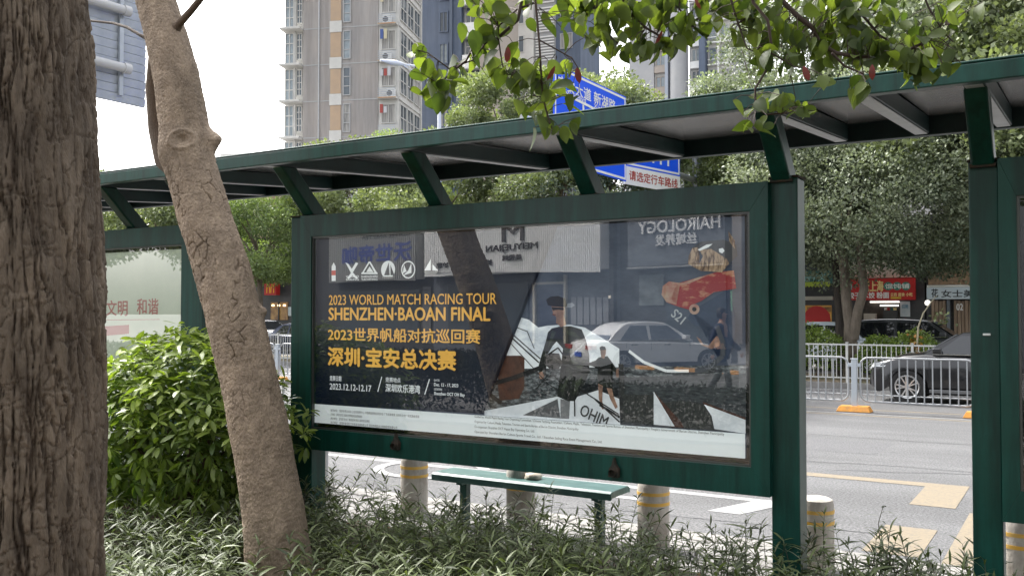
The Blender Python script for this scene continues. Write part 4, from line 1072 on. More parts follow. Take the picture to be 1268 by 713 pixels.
# ================================================================== TREES BEYOND THE ROAD
def crown_mesh(name, rx, ry, rz, n, leaf, m, seed, clumps=70, flat=0.5):
    r = np.random.default_rng(seed)
    v = r.normal(0, 1, (clumps, 3)); v /= np.linalg.norm(v, axis=1, keepdims=True)
    rad = r.uniform(0.45, 1.0, clumps) ** 0.6
    C = v * rad[:, None] * [rx, ry, rz]
    C[:, 2] = np.where(C[:, 2] < -rz * flat, -rz * flat + r.uniform(-.2, .2, clumps), C[:, 2])
    cs = r.uniform(0.16, 0.30, clumps) * (rx + rz) / 2
    ct = r.beta(2, 2, clumps)
    k = r.integers(0, clumps, n)
    d = r.normal(0, 1, (n, 3)); d /= np.linalg.norm(d, axis=1, keepdims=True)
    P = C[k] + d * (cs[k] * r.uniform(0.55, 1.15, n))[:, None] * [1.15, 1.15, 0.75]
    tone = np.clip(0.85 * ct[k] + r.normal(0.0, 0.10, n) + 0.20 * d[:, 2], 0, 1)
    A = d + r.normal(0, .7, (n, 3))
    return scatter(name, FLAKE[0], FLAKE[1], P, basis(A, r.normal(0, 1.2, n)), r.uniform(.7, 1.35, n) * leaf, tone, m), C

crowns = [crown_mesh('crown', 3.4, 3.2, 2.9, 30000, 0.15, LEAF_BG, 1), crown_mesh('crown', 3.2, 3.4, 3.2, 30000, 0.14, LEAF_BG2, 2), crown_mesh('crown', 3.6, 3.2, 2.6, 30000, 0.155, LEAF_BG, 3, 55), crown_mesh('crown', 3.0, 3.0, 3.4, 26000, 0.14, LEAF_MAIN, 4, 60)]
TRB = mat('tree_bark', (0.20, 0.165, 0.13), 0.9, c2=(0.11, 0.09, 0.07), vs=6, stretch=(2, 2, .5), bump=.4, bs=30)
TRD = mat('tree_bark_dark', (0.06, 0.048, 0.04), 0.9, c2=(0.03, 0.025, 0.02), vs=6, stretch=(2, 2, .5))
def far_tree(px, y, cz, s, kind, label, lean=0.0, tr=0.11, sx=1.0, bark=TRB, x=None):
    p = at(px, 387, Y=y); X0 = p.x if x is None else x
    r = empty('verge_tree', (X0, y, 0.1), random.uniform(0, 6), label, 'tree', 'trees on the far side of the road')
    me, C = crowns[kind]
    c = mesh_obj('crown', me, r, (lean, 0, cz)); c.scale = (s * sx, s * sx, s)
    g = MB(); top = Vector((lean, 0, cz - s * 0.6))
    g.tube([(0, 0, -0.1), (lean * .2, 0.03, top.z * .33), (lean * .6, -.03, top.z * .66), top], [tr * 1.35, tr, tr * .85, tr * .6], 10)
    rr = random.Random(int(px))
    for k in rr.sample(range(len(C)), 14):
        e = Vector(C[k]) * s * 0.9 + Vector((lean, 0, cz))
        st = Vector((lean * .6, 0, top.z * rr.uniform(.62, .98)))
        g.tube([st, st.lerp(e, .5) + Vector((0, 0, .15)), e], [tr * .5, tr * .3, tr * .12], 6)
    g.build('trunk', bark, r, smooth=60)
    return r
far_tree(200, 30.0, 6.0, 0.95, 0, 'tree crown showing between the big trunk and the leaning trunk, under the roof')
far_tree(322, 28.6, 5.05, 0.80, 1, 'small light green street tree beside the red square sign', tr=0.13)
far_tree(440, 31.5, 6.9, 0.95, 2, 'tree whose crown shows above the board\'s left end, under the roof')
far_tree(488, 34.5, 7.75, 0.8, 1, 'tree whose tip just rises over the roof before the pinkish tower')
far_tree(545, 29.5, 6.4, 0.9, 0, 'tree whose crown shows just right of the second visible strut')
far_tree(640, 31.0, 9.5, 0.78, 2, 'tree rising over the roof left of the blue road sign')
far_tree(692, 34.5, 8.9, 0.75, 0, 'tree behind the upper blue road sign')
far_tree(752, 31.0, 8.6, 0.78, 2, 'bushy tree rising over the roof right of the upper blue road sign')
far_tree(700, 28.8, 5.6, 0.85, 0, 'low tree seen under the roof behind the strut by the signs')
far_tree(968, 30.5, 9.4, 0.82, 3, 'grey green tree rising over the roof right of the apartment towers')
far_tree(860, 33.5, 6.3, 0.9, 0, 'tree behind the pole of the red and white sign')
far_tree(960, 33.0, 6.9, 1.05, 1, 'light green tree directly above the sailing board\'s right end')
far_tree(1222, 31.0, 10.2, 1.1, 3, 'tall open tree rising over the roof at the upper right')
far_tree(1240, 29.0, 7.0, 1.05, 0, 'tree right of the grey green tree, behind the right strut')
far_tree(1300, 30.0, 9.0, 1.15, 2, 'tree at the picture\'s upper right corner')
far_tree(100, 30.0, 7.0, 1.0, 0, 'tree behind the big trunk at the left edge')
far_tree(250, 35.0, 7.0, 0.9, 2, 'tree standing behind the leaning trunk')
for x, cz, s, k, lab in ((10.5, 8.8, 1.1, 0, 'first street tree beyond the picture\'s right edge'), (17, 9, 1.15, 3, 'second street tree beyond the picture\'s right edge'), (-62, 8, 1.1, 0, 'street tree far off beyond the picture\'s left edge'), (-72, 9, 1.1, 2, 'farthest street tree beyond the picture\'s left edge')):
    far_tree(0, 30.5, cz, s, k, lab, x=x)
# the big grey green tree on the verge: forked pale trunk beside an old dark stump trunk
mt = empty('verge_tree', (at(1054, 430, Y=29).x, 29.0, 0.1), 0, 'large dense grey green tree with a forked pale trunk behind the fence', 'tree', 'trees on the far side of the road')
mo = Vector(mt.location)
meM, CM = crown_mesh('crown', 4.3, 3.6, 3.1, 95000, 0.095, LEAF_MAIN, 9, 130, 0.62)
cc = at(1098, 236, Y=29.0)
cr_ = mesh_obj('crown', meM, mt, cc - mo); cr_['label'] = 'dense grey green foliage'
g = MB()
def ML(pts, rs, n=10): g.tube([at(a, b, Y=29 + c) - mo for a, b, c in pts], rs, n)
ML([(1054, 470, 0), (1053, 432, 0), (1052, 402, 0), (1048, 372, 0), (1046, 340, 0), (1042, 305, 0), (1040, 260, .2), (1036, 210, .3)], [.24, .215, .16, .15, .15, .13, .09, .05])
ML([(1056, 420, -.02), (1062, 385, -.05), (1070, 358, -.1), (1067, 335, -.1), (1065, 300, 0), (1078, 262, 0), (1100, 215, 0)], [.17, .14, .13, .12, .11, .08, .04])
ML([(1066, 320, 0), (1084, 300, .1), (1104, 285, .2), (1140, 268, .4)], [.07, .06, .05, .03])
ML([(1044, 330, 0), (1030, 305, 0), (1016, 280, .1), (1005, 260, .2)], [.07, .06, .05, .03])
ML([(1065, 300, 0), (1050, 270, -.5), (1060, 230, -.8)], [.06, .05, .03])
g.build('trunk', TRB, mt, smooth=60)
dk = empty('verge_tree', (at(1041, 430, Y=29.6).x, 29.6, 0.1), 0, 'slim dark tree trunk just left of the forked pale trunk', 'tree', 'trees on the far side of the road')
g = MB(); do = Vector(dk.location)
g.tube([at(a, b, Y=29.6) - do for a, b in ((1043, 465), (1042, 425), (1040, 385), (1037, 345), (1034, 300), (1028, 260))], [.19, .17, .15, .14, .12, .08], 10)
g.build('trunk', TRD, dk, smooth=60)
c = mesh_obj('crown', crowns[3][0], dk, at(1006, 245, Y=30.6) - do); c.scale = (.8, .8, .75)

# ================================================================== FENCES
MX = [at(1058, 480, Y=20.2).x + 2.38 * k for k in range(-19, 8)]
post_me = None
fences = []
def rounded_panel(w, z0, z1, r=0.16, n=5):
    pts = []
    for cx, cz, a0 in ((w - r, z1 - r, 0), (r, z1 - r, 90), (r, z0 + r, 180), (w - r, z0 + r, 270)):
        for k in range(n + 1):
            a = math.radians(a0 + 90 * k / n); pts.append((cx + r * math.cos(a), 0, cz + r * math.sin(a)))
    pts.append(pts[0]); return pts
mf = empty('median_fence', (MX[0], 20.2, 0), 0, 'grey metal barrier with rounded panels and orange feet along the road\'s middle', 'fence')
bar_me = MB(); bar_me.box(-.012, .012, -.012, .012, 0.24, 1.10); b0 = bar_me.build('bar', FENCEG, mf)
pn = MB(); pn.tube([Vector(p) for p in rounded_panel(2.14, .22, 1.12)], 0.020, 6, cap=False); pn.tube([(0.05, 0, .36), (2.09, 0, .36)], .012, 6)
p0_ = pn.build('panel_frame', FENCEG, mf, smooth=50)
ps = MB(); ps.box(-.055, .055, -.04, .04, .10, 1.08); ps.box(-.13, .13, -.03, .03, .93, 1.0); ps.box(-.07, .07, -.05, .05, 1.08, 1.10)
s0_ = ps.build('post', mat('fence_post_grey', (0.42, 0.46, 0.50), 0.5), mf, bevel=.006)
fo = MB(); fo.add([(-.34, -.17, .005), (.34, -.17, .005), (.34, .17, .005), (-.34, .17, .005), (-.28, -.13, .12), (.28, -.13, .12), (.28, .13, .12), (-.28, .13, .12)], [(0, 3, 2, 1), (4, 5, 6, 7), (0, 1, 5, 4), (1, 2, 6, 5), (2, 3, 7, 6), (3, 0, 4, 7)])
f0_ = fo.build('foot_block', ORANGE, mf, bevel=.01)
nb = 0
for i, x in enumerate(MX):
    for src in (s0_, f0_, p0_):
        if i == 0: src.location = (0.12 if src is p0_ else 0, 0, 0); continue
        c = src.copy(); col.objects.link(c); c.location.x = x - MX[0] + (0.12 if src is p0_ else 0)
    for k in range(13):
        if nb == 0: b0.location = (0.12 + .16, 0, 0); nb = 1; continue
        if nb > 338: break
        c = b0.copy(); col.objects.link(c); c.location.x = x - MX[0] + .12 + .155 * (k + 1) - .02; nb += 1
def rail_fence(name, x0, x1, y, z0, h, pitch, bar, m, label, base=0.12):
    r = empty(name, (x0, y, z0), 0, label, 'fence')
    n = int((x1 - x0) / pitch)
    g = MB(); g.box(-.03, .03, -.03, .03, 0, h + .03); g.box(-.04, .04, -.04, .04, h + .03, h + .05); p = g.build('post', m, r)
    g = MB(); g.box(.031, pitch - .031, -.018, .018, h - .04, h); q = g.build('rail', m, r)
    g = MB(); g.box(.031, pitch - .031, -.018, .018, .12, .155); q2 = g.build('rail', m, r)
    nbar = int((pitch - .06) / bar)
    g = MB()
    for k in range(nbar): xx = .03 + (k + 1) * (pitch - .06) / (nbar + 1); g.box(xx - .009, xx + .009, -.009, .009, .156, h - .041)
    b = g.build('bars', m, r); b['kind'] = 'stuff'
    for i in range(1, n):
        for s in (p, q, q2, b):
            c = s.copy(); col.objects.link(c); c.location.x = i * pitch
    c = p.copy(); col.objects.link(c); c.location.x = n * pitch
    return r
rail_fence('verge_fence', -52, 14, 26.43, 0.14, 1.06, 1.66, .125, FENCEW, 'white railing at the far side of the road, before the hedges')
rail_fence('kerb_fence', -16.67, -7.12, 7.62, 0.163, 1.12, 1.9, .14, mat('fence_white2', (0.62, 0.64, 0.65), 0.45), 'white railing along the near kerb, in the gap left of the sailing board')
g = MB(); g.tube([(0, 0, 0), (0, 0, 1.8)], .03, 10); g.lathe([(.05, 0), (.05, .02), (.0, .02)], 12)
q_ = at(403, 590, Y=7.62); tag(g.build('thin_pole', GALV, None, (q_.x, 7.62, .163), smooth=50), 'thin pale pole standing behind the board\'s left leg', 'pole')

# ================================================================== HEDGES
def hedge(px0, px1, y, top, dep, label, m=LEAF_BUSH, dens=1.0, seed=3):
    a, b = at(px0, 400, Y=y).x, at(px1, 400, Y=y).x
    r = empty('hedge', ((a + b) / 2, y, .1), 0, label, 'hedge', 'clipped hedges on the far verge')
    w = b - a; n = int(5200 * w * dens / 3)
    rr = np.random.default_rng(seed)
    P = np.stack([rr.uniform(-w / 2, w / 2, n), rr.uniform(-dep, dep, n), rr.uniform(0.05, 1, n) ** 0.6 * top], 1)
    # rounded cross-section and lumpy top
    lim = top * (1 - 0.35 * np.abs(P[:, 0] / (w / 2)) ** 4 - 0.3 * np.abs(P[:, 1] / dep) ** 3) * (0.9 + 0.25 * (fbm(P[:, 0] * 1.6, P[:, 1] * 2, P[:, 0] * 0, 2, seed) - .5) * 2)
    P[:, 2] = np.minimum(P[:, 2], lim + rr.normal(0, .04, n))
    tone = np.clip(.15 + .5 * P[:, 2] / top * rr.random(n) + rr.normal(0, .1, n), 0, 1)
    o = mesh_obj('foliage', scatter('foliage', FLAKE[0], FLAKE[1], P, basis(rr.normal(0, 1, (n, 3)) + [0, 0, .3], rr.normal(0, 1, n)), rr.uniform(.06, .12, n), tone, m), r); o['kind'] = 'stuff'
    g = MB()
    for k in range(int(w * 2)): x = -w / 2 + (k + .5) * w / int(w * 2 + 1); g.tube([(x, 0, 0), (x + .05, .03, top * .5), (x - .03, 0, top * .8)], [.02, .015, .008], 5)
    g.build('stems', TWIGR, r)
hedge(960, 1042, 28.2, 1.72, .75, 'dark green rounded hedge left of the forked trunk, nearest to the board', seed=3)
hedge(1064, 1112, 28.2, 1.45, .6, 'hedge between the forked trunk and the small stake', seed=4)
hedge(1102, 1166, 27.8, 1.50, .7, 'brighter hedge behind the black car\'s front', seed=5)
hedge(1180, 1290, 28.4, 1.3, .7, 'hedge behind the black car\'s cabin', seed=6)
hedge(200, 300, 28.4, 0.7, .5, 'low hedge behind the leaning trunk', seed=7)
st = empty('staked_sapling', (at(1134, 430, Y=27.2).x, 27.2, .1), 0, 'thin pale sapling with dry orange leaves before the bright hedge', 'sapling')
g = MB(); so_ = Vector(st.location); g.tube([at(a, b, Y=27.2) - so_ for a, b in ((1135, 435), (1137, 405), (1143, 388), (1153, 374), (1160, 366))], [.03, .022, .02, .014, .008], 6); g.build('stem', mat('pale_stem', (.4, .36, .25), .8), st)
n_ = 60; q = np.stack([rng.normal(0, .07, n_), rng.normal(0, .07, n_), rng.normal(1.0, .2, n_)], 1)
mesh_obj('dry_leaves', scatter('dry_leaves', FLAKE[0], FLAKE[1], q, basis(rng.normal(0, 1, (n_, 3)), rng.normal(0, 1, n_)), np.full(n_, .12), rng.random(n_), leafmat('dry', (.35, .13, .03), (.55, .28, .08))), st)
n_ = 30; q = np.stack([rng.normal(.65, .2, n_), rng.normal(0, .07, n_), rng.normal(1.8, .1, n_)], 1)
mesh_obj('top_leaves', scatter('top_leaves', FLAKE[0], FLAKE[1], q, basis(rng.normal(0, 1, (n_, 3)), rng.normal(0, 1, n_)), np.full(n_, .12), rng.random(n_), LEAF_BG), st)

# ================================================================== SIGNS AND LAMP
BLUE = mat('sign_blue', (0.004, 0.10, 0.95), 0.45)
SWH = mat('sign_white', (0.86, 0.86, 0.86), 0.5)
SRED = mat('sign_red', (0.42, 0.03, 0.02), 0.5)
def road_sign(name, X, y0, y1, z0, z1, label, m=BLUE):
    r = empty(name, (X, (y0 + y1) / 2, z0), 0, label, 'road sign')
    g = MB(); w = (y1 - y0) / 2; h = z1 - z0
    g.box(-.03, 0, -w, w, 0, h); g.build('panel', m, r)
    g = MB()
    for a, b, c, d in ((-w + .04, w - .04, .04, .10), (-w + .04, w - .04, h - .10, h - .04), (-w + .04, -w + .10, .10, h - .10), (w - .10, w - .04, .10, h - .10)): g.box(.001, .006, a, b, c, d)
    g.build('border', SWH, r)
    return r, w, h
pz1 = at(688, 84, X=-11).z; ys0, ys1 = at(686, 90, X=-11).y, at(775, 118, X=-11).y
ztop = (at(688, 83, X=-11).z + at(775, 117, X=-11).z) / 2
zbot = at(758, 220, X=-11).z
s1, w, h = road_sign('blue_road_sign', -11, ys0, ys1, zbot, ztop, 'upper blue overhead road sign with white street names and route lines')
def sl(t, px0, px1, pyt, pyb, m=SWH, X=-11, par=s1, yc=(ys0 + ys1) / 2, zb=zbot, bold=.02):
    a = at(px0, pyt, X=X); b = at(px0, pyb, X=X); c_ = at(px1, 100, X=X)
    return lettering(t, a.y - yc, c_.y - yc, b.z - zb, a.z - zb, m, par, .008, bold, axis='y')
sl('宝安大道 新湖路', 691, 762, 93, 109)
sl("Bao'an Blvd", 696, 725, 109, 116); sl('Xinhu Rd', 735, 758, 128, 134)
g = MB()
def sline(X, par, yc, zb, pts, w_, nm='route_line', m=SWH):
    g = MB(); P = [at(a, b, X=X) for a, b in pts]; P = [Vector((p.y - yc, p.z - zb)) for p in P]
    for a, b in zip(P[:-1], P[1:]):
        n_ = Vector((-(b - a).y, (b - a).x)).normalized() * w_ / 2
        g.add([(.007, q.x, q.y) for q in (a - n_, b - n_, b + n_, a + n_)], [(0, 1, 2, 3)])
    return g.build(nm, m, par)
sline(-11, s1, (ys0 + ys1) / 2, zbot, [(694, 114), (730, 132), (762, 150)], .07); sline(-11, s1, (ys0 + ys1) / 2, zbot, [(722, 130), (724, 200)], .10); sline(-11, s1, (ys0 + ys1) / 2, zbot, [(700, 160), (752, 172)], .10)
Pa, Pb = at(773, 215, d=28.0), at(842, 225, d=30.3); Pc = (Pa + Pb) / 2; w_s = (Pb.xy - Pa.xy).length / 2
rz_s = math.atan2(Pb.y - Pa.y, Pb.x - Pa.x) - PI / 2
X3 = Pc.x; y0s, y1s = Pc.y - w_s, Pc.y + w_s; zlo, zmid = 5.93, 6.49
s3, w3, h3 = road_sign('blue_road_sign', X3, y0s, y1s, zmid, 8.3, 'lower blue sign of lane arrows right above the red and white strip')
g = MB()
for k in range(5):
    yy = -w3 + .7 + k * (2 * w3 - 1.4) / 4; g.box(.002, .006, yy - .05, yy + .05, .25, 1.5); g.add([(.004, yy - .16, 1.5), (.004, yy + .16, 1.5), (.004, yy, 1.8)], [(0, 1, 2)])
g.build('lane_arrows', SWH, s3)
s4 = empty('white_road_sign', (X3, (y0s + y1s) / 2, zlo), 0, 'white strip sign with red characters hanging under the lower blue sign', 'road sign')
g = MB(); g.box(-.03, 0, -w3, w3, 0, zmid - zlo - .01); g.build('panel', SWH, s4)
s3.rotation_euler.z = s4.rotation_euler.z = rz_s
lettering('请选定行车路线', -w3 + .25, w3 - .15, .14, zmid - zlo - .12, SRED, s4, .006, .02, axis='y')
gp = empty('sign_gantry', (X3 - .25, at(862, 220, X=X3 - .25).y, .1), 0, 'pale steel pole and arms carrying the blue signs', 'sign pole')
go = Vector(gp.location)
g = MB(); g.tube([(0, 0, 0), (0, 0, 8.6)], [.17, .13], 14); g.build('pole', GALV, gp, smooth=50)
g = MB(); g.box(-.16, .16, -.2, .2, 4.9, 5.0); g.box(-.2, .2, -.22, .22, zmid - .25, zmid - .1); g.build('collar', GALV, gp)
for z in (zmid + .15, 7.8): g = MB(); g.tube([(0, 0, z), (0, -9.0, z + .05)], .10, 12); g.tube([(0.0, -8.9, z + .05), (.1, -12.2, z + .08)], .08, 12); g.build('arm', GALV, gp, smooth=50)
# lamp post
lp0 = at(544, 200, Y=25.9)
lm = empty('street_lamp', (lp0.x, 25.9, .1), 0, 'white street lamp with a long arm reaching left before the blue grey tower', 'street lamp')
lo2 = Vector(lm.location); LW = mat('lamp_white', (.7, .74, .78), .4)
zt = at(544, 90, Y=25.9).z
g = MB(); g.tube([(0, 0, 0), (0, 0, zt - lo2.z)], [.10, .06], 12); g.build('pole', LW, lm, smooth=50)
e1 = at(500, 80, Y=24.2) - lo2; e2 = at(471, 75, Y=23.2) - lo2
g = MB(); g.tube([(0, 0, zt - lo2.z - .1), Vector((0, 0, zt - lo2.z)).lerp(e1, .5) + Vector((0, 0, .05)), e1], [.045, .04, .035], 10); g.build('arm', LW, lm, smooth=50)
g = MB(); g.tube([(0, 0, zt - lo2.z - .45), e1 + Vector((0, 0, -.05))], .022, 8); g.build('brace', LW, lm)
g = MB(); g.tube([e1, e1.lerp(e2, .4), e2], [.05, .10, .04], 10); g.build('lamp_head', LW, lm, smooth=50)
# big overhead sign seen from behind, upper left
Xg = -19.0
ya, yb_ = 8.6, at(179, 130, X=Xg).y
zb = at(179, 134, X=Xg).z
bs = empty('overhead_sign', (Xg, (ya + yb_) / 2, zb), 0, 'back of a big overhead sign made of pale aluminium slats, upper left between the trunks', 'road sign')
ALU = mat('sign_back', (0.46, 0.49, 0.53), 0.45, 0.3, c2=(0.38, 0.41, 0.46), vs=3)
wy = (yb_ - ya) / 2
g = MB(); g.box(-.03, -.005, -wy, wy, 0, 4.6); g.build('back_sheet', ALU, bs)
g = MB(); g.add([(0, -wy, .01), (.0, -wy, .19), (.045, -wy, .195), (.012, -wy, .015), (0, wy, .01), (.0, wy, .19), (.045, wy, .195), (.012, wy, .015)], [(0, 1, 2, 3), (7, 6, 5, 4), (0, 4, 5, 1), (1, 5, 6, 2), (2, 6, 7, 3), (3, 7, 4, 0)])
s0 = g.build('slat', ALU, bs)
for k in range(1, 23): c = s0.copy(); col.objects.link(c); c.location.z = k * .2
for y in (at(147, 80, X=Xg).y, 10.4): g = MB(); yy = y - (ya + yb_) / 2; g.box(.046, .11, yy - .05, yy + .05, .15, 4.5); g.build('rib', ALU, bs)
sp = empty('sign_gantry', (Xg + .25, 7.55, .1), 0, 'pale round pipes carrying the big overhead sign at the upper left', 'sign pole')
for py in (84, 13):
    e = at(160, py + 2, X=Xg + .25); z = e.z - .1
    g = MB(); g.tube([(0, 0, z), (0, e.y - 7.55 - .12, z), (0, e.y - 7.55, z)], [.105, .105, .105], 14); g.tube([(0, e.y - 7.55 - .16, z), (0, e.y - 7.55 + .01, z)], .125, 14); g.build('pipe', mat('pipe_grey', (.50, .50, .50), .5), sp, smooth=50)
g = MB(); g.tube([(0, 0, 0), (0, 0, 11.5)], [.2, .16], 16); g.build('pole', MATS['pipe_grey'], sp, smooth=50)
# ================================================================== BUILDINGS
WGL = mat('window_glass', (0.06, 0.08, 0.10), 0.08, spec=0.9)
WGLB = mat('window_glass_pale', (0.28, 0.33, 0.36), 0.12, spec=0.9, c2=(0.10, 0.13, 0.15), vs=.7)
CURT = mat('curtain', (0.45, 0.43, 0.40), 0.8, c2=(.2, .2, .2), vs=2, stretch=(5, 5, .3))
PINK = mat('tile_pinkish', (0.40, 0.36, 0.335), 0.8, c2=(0.33, 0.315, 0.31), vs=.35, stretch=(1, 1, .5), dirt=(.5, .72, (2.5, 2.5, .18)))
OCHRE = mat('tile_ochre', (0.47, 0.34, 0.23), 0.8, c2=(.42, .31, .22), vs=1)
OFFW = mat('off_white_render', (0.60, 0.59, 0.56), 0.8, c2=(0.50, 0.49, 0.47), vs=.8)
BLUG = mat('blue_grey_tile', (0.095, 0.125, 0.185), 0.75, c2=(0.12, 0.15, 0.21), vs=.3, dirt=(.5, .75, (2.5, 2.5, .2)))
BEIG = mat('beige_tile', (0.42, 0.37, 0.32), 0.8, c2=(0.38, 0.33, 0.29), vs=.4)
PGREY = mat('pale_grey_tile', (0.42, 0.42, 0.42), 0.8, c2=(0.36, 0.365, 0.38), vs=.3)
RUSTS = mat('rust_stain', (.45, .25, .14), 0.8)
def tower(px, d, vpx, label, name='apartment_tower'):
    """origin at the ground under px at depth d; local x along the front face to the right, y into depth"""
    r = ray(px, 387); r = Vector((r.x, r.y, 0)).normalized()
    c = ray(W0 / 2, 387); c = Vector((c.x, c.y, 0)).normalized()
    P = CAM + r * (d / r.dot(c)); P.z = 0
    dv = ray(vpx, 387); ang = math.atan2(dv.y, dv.x) - PI / 2      # heading of the depth axis
    return empty(name, P, ang, label, 'building')
def box(par, name, m, *a, **k): g = MB(); g.box(*a); return g.build(name, m, par, **k)
RV = random.Random(8); ALT = {}
def reps(par, objs, dz, n):
    for k in range(1, n):
        for o in objs:
            c = o.copy(); col.objects.link(c); c.parent = par; c.location = Vector(o.location) + Vector((0, 0, dz * k))
            for s in o.children:
                d = s.copy(); col.objects.link(d); d.parent = c
                q = RV.random()
                if q < .5:                                       # other curtains, blinds or dark rooms on other floors
                    key = (s.data.name, 0 if q < .2 else 1 if q < .35 else 2)
                    if key not in ALT: ALT[key] = s.data.copy(); ALT[key].materials.clear(); ALT[key].materials.append((WGL, CURT, WGLB)[key[1]])
                    d.data = ALT[key]
def window(par, x0, x1, z0, z1, y=-.0, m=WGL, nx=2, nz=1, fr=OFFW, ax='x', t=.07, name='window'):
    """frame proud of the wall, pane a sub-part; ax 'x' faces -y, ax 'y' lies on a side wall facing +x (x0..x1 are y)"""
    g = MB()
    def bx(a0, a1, b0, b1, o0, o1):
        if ax == 'x': g.box(a0, a1, y - o1, y - o0, b0, b1)
        else: g.box(y + o0, y + o1, a0, a1, b0, b1)
    bx(x0, x1, z1 - t, z1, .004, .09); bx(x0, x1, z0, z0 + t, .004, .11); bx(x0, x0 + t, z0 + t, z1 - t, .004, .09); bx(x1 - t, x1, z0 + t, z1 - t, .004, .09)
    for k in range(1, nx): c = x0 + (x1 - x0) * k / nx; bx(c - t / 2, c + t / 2, z0 + t, z1 - t, .004, .075)
    for k in range(1, nz): c = z0 + (z1 - z0) * k / nz; bx(x0 + t, x1 - t, c - t / 2, c + t / 2, .004, .07)
    o = g.build(name, fr, par)
    g = MB(); bx(x0 + t, x1 - t, z0 + t, z1 - t, .0035, .02); g.build('pane', m, o)
    return o
# --- pinkish tower with rounded bays: 15.33 px per metre at 75 m
SC = 75 / FPX
def U(px): return (px - 492) * SC
def Zb(py, d=75): return 2.05 + (387 - py) / FPX * d
A = tower(492, 75, 850, 'tall pinkish grey apartment tower with ochre strips and bay windows, behind the roof left')
NF = 11; z0_, FH = Zb(210) - 5 * 3.02, 3.02
box(A, 'wall', PINK, U(366), U(466), 0, 6.2, 0, 36)
box(A, 'wall', OFFW, U(466.2), 0, .05, 6.2, 0, 36)
box(A, 'wall', OFFW, U(344), U(365.8), 1.2, 6.2, 0, 36)
zb_ = Zb(166) - 5 * FH                                          # floor line
objs = []
objs.append(box(A, 'panel_joint', PGREY, U(366.5), U(466), -.025, -.002, zb_ - .05, zb_ + .03))
objs.append(box(A, 'ochre_panel', OCHRE, U(403), U(417), -.05, -.026, zb_ + .55, zb_ + 2.6))
objs.append(box(A, 'spandrel', OFFW, U(402), U(418), -.09, -.027, zb_ - .40, zb_ + .53))
objs.append(window(A, U(420), U(430), zb_ + .35, zb_ + 2.7, 0, WGLB, 1, 3, PGREY))
objs.append(window(A, U(470), U(489), zb_ + .95, zb_ + 2.55, .05, CURT, 2, 1))
objs.append(box(A, 'balcony', OFFW, U(467.5), U(491.5), -.5, .04, zb_ - .10, zb_ + .02))
for k in range(5): objs.append(box(A, 'balcony_rail', ALU, U(468), U(491), -.5, -.46, zb_ + .1 + k * .15, zb_ + .14 + k * .15))
objs.append(box(A, 'balcony_edge', OCHRE, U(467.5), U(491.5), -.52, -.502, zb_ - .08, zb_ + .0))
objs.append(box(A, 'bay_slab', OFFW, U(338), U(365.7), -.7, 1.15, zb_ - .08, zb_ + .08))
objs.append(window(A, U(342), U(354), zb_ + .15, zb_ + 2.75, 0, WGLB, 2, 3))
objs.append(window(A, U(356), U(364), zb_ + .55, zb_ + 2.75, .2, WGL, 2, 4))
objs.append(box(A, 'bay_post', OFFW, U(354), U(356), -.05, .15, zb_ + .1, zb_ + 2.85))
for k in range(3): objs.append(window(A, .45 + k * 1.95, 2.15 + k * 1.95, zb_ + (.45), zb_ + 2.65, 0.001, WGL if k < 2 else CURT, 2, 2, ax='y'))
objs.append(box(A, 'floor_band', OFFW, .001, .10, .1, 6.3, zb_ - .12, zb_ + .16))
reps(A, objs, FH, NF)
box(A, 'corner_post', OFFW, .0, .16, 6.15, 6.4, 0, 36)
g = MB(); g.tube([(U(388), -.12, 0), (U(388), -.12, 36)], .06, 8); g.build('downpipe', GALV, A)
ac = box(A, 'air_conditioner', WHITE, U(474), U(484), -.45, -.1, Zb(28), Zb(17)); g = MB(); g.lathe([(.0, -.46), (.22, -.46), (.24, -.45)], 14, 'y', (U(477.5), 0, Zb(22.5))); g.build('fan_grille', mat('dark_grille', (.1, .1, .1), .6), ac)
for k in (1, 2, 4, 5, 6, 8):                                     # more air conditioners, laundry on the balconies
    q = ac.copy(); col.objects.link(q); q.location = (0 if k % 2 else .35, 0, -FH * k * 1.0)
    for ch in ac.children: c2_ = ch.copy(); col.objects.link(c2_); c2_.parent = q
LC = [mat('laundry_%d' % i, c, .9) for i, c in enumerate(((.5, .5, .52), (.35, .08, .07), (.08, .12, .3), (.55, .5, .35)))]
for k in range(4):
    for j in range(RV.randint(1, 3)): box(A, 'laundry', LC[RV.randint(0, 3)], U(469) + .32 * j + .1, U(469) + .32 * j + .36, -.42, -.39, Zb(140) + FH * k + .05, Zb(140) + FH * k + RV.uniform(.5, .9))
for k in range(5): box(A, 'rust_stain', RUSTS, U(468) + RV.uniform(.1, 1.0), U(468) + RV.uniform(1.05, 1.4), -.521, -.5205, zb_ + FH * (k + 4) - .09, zb_ + FH * (k + 4) - .01)
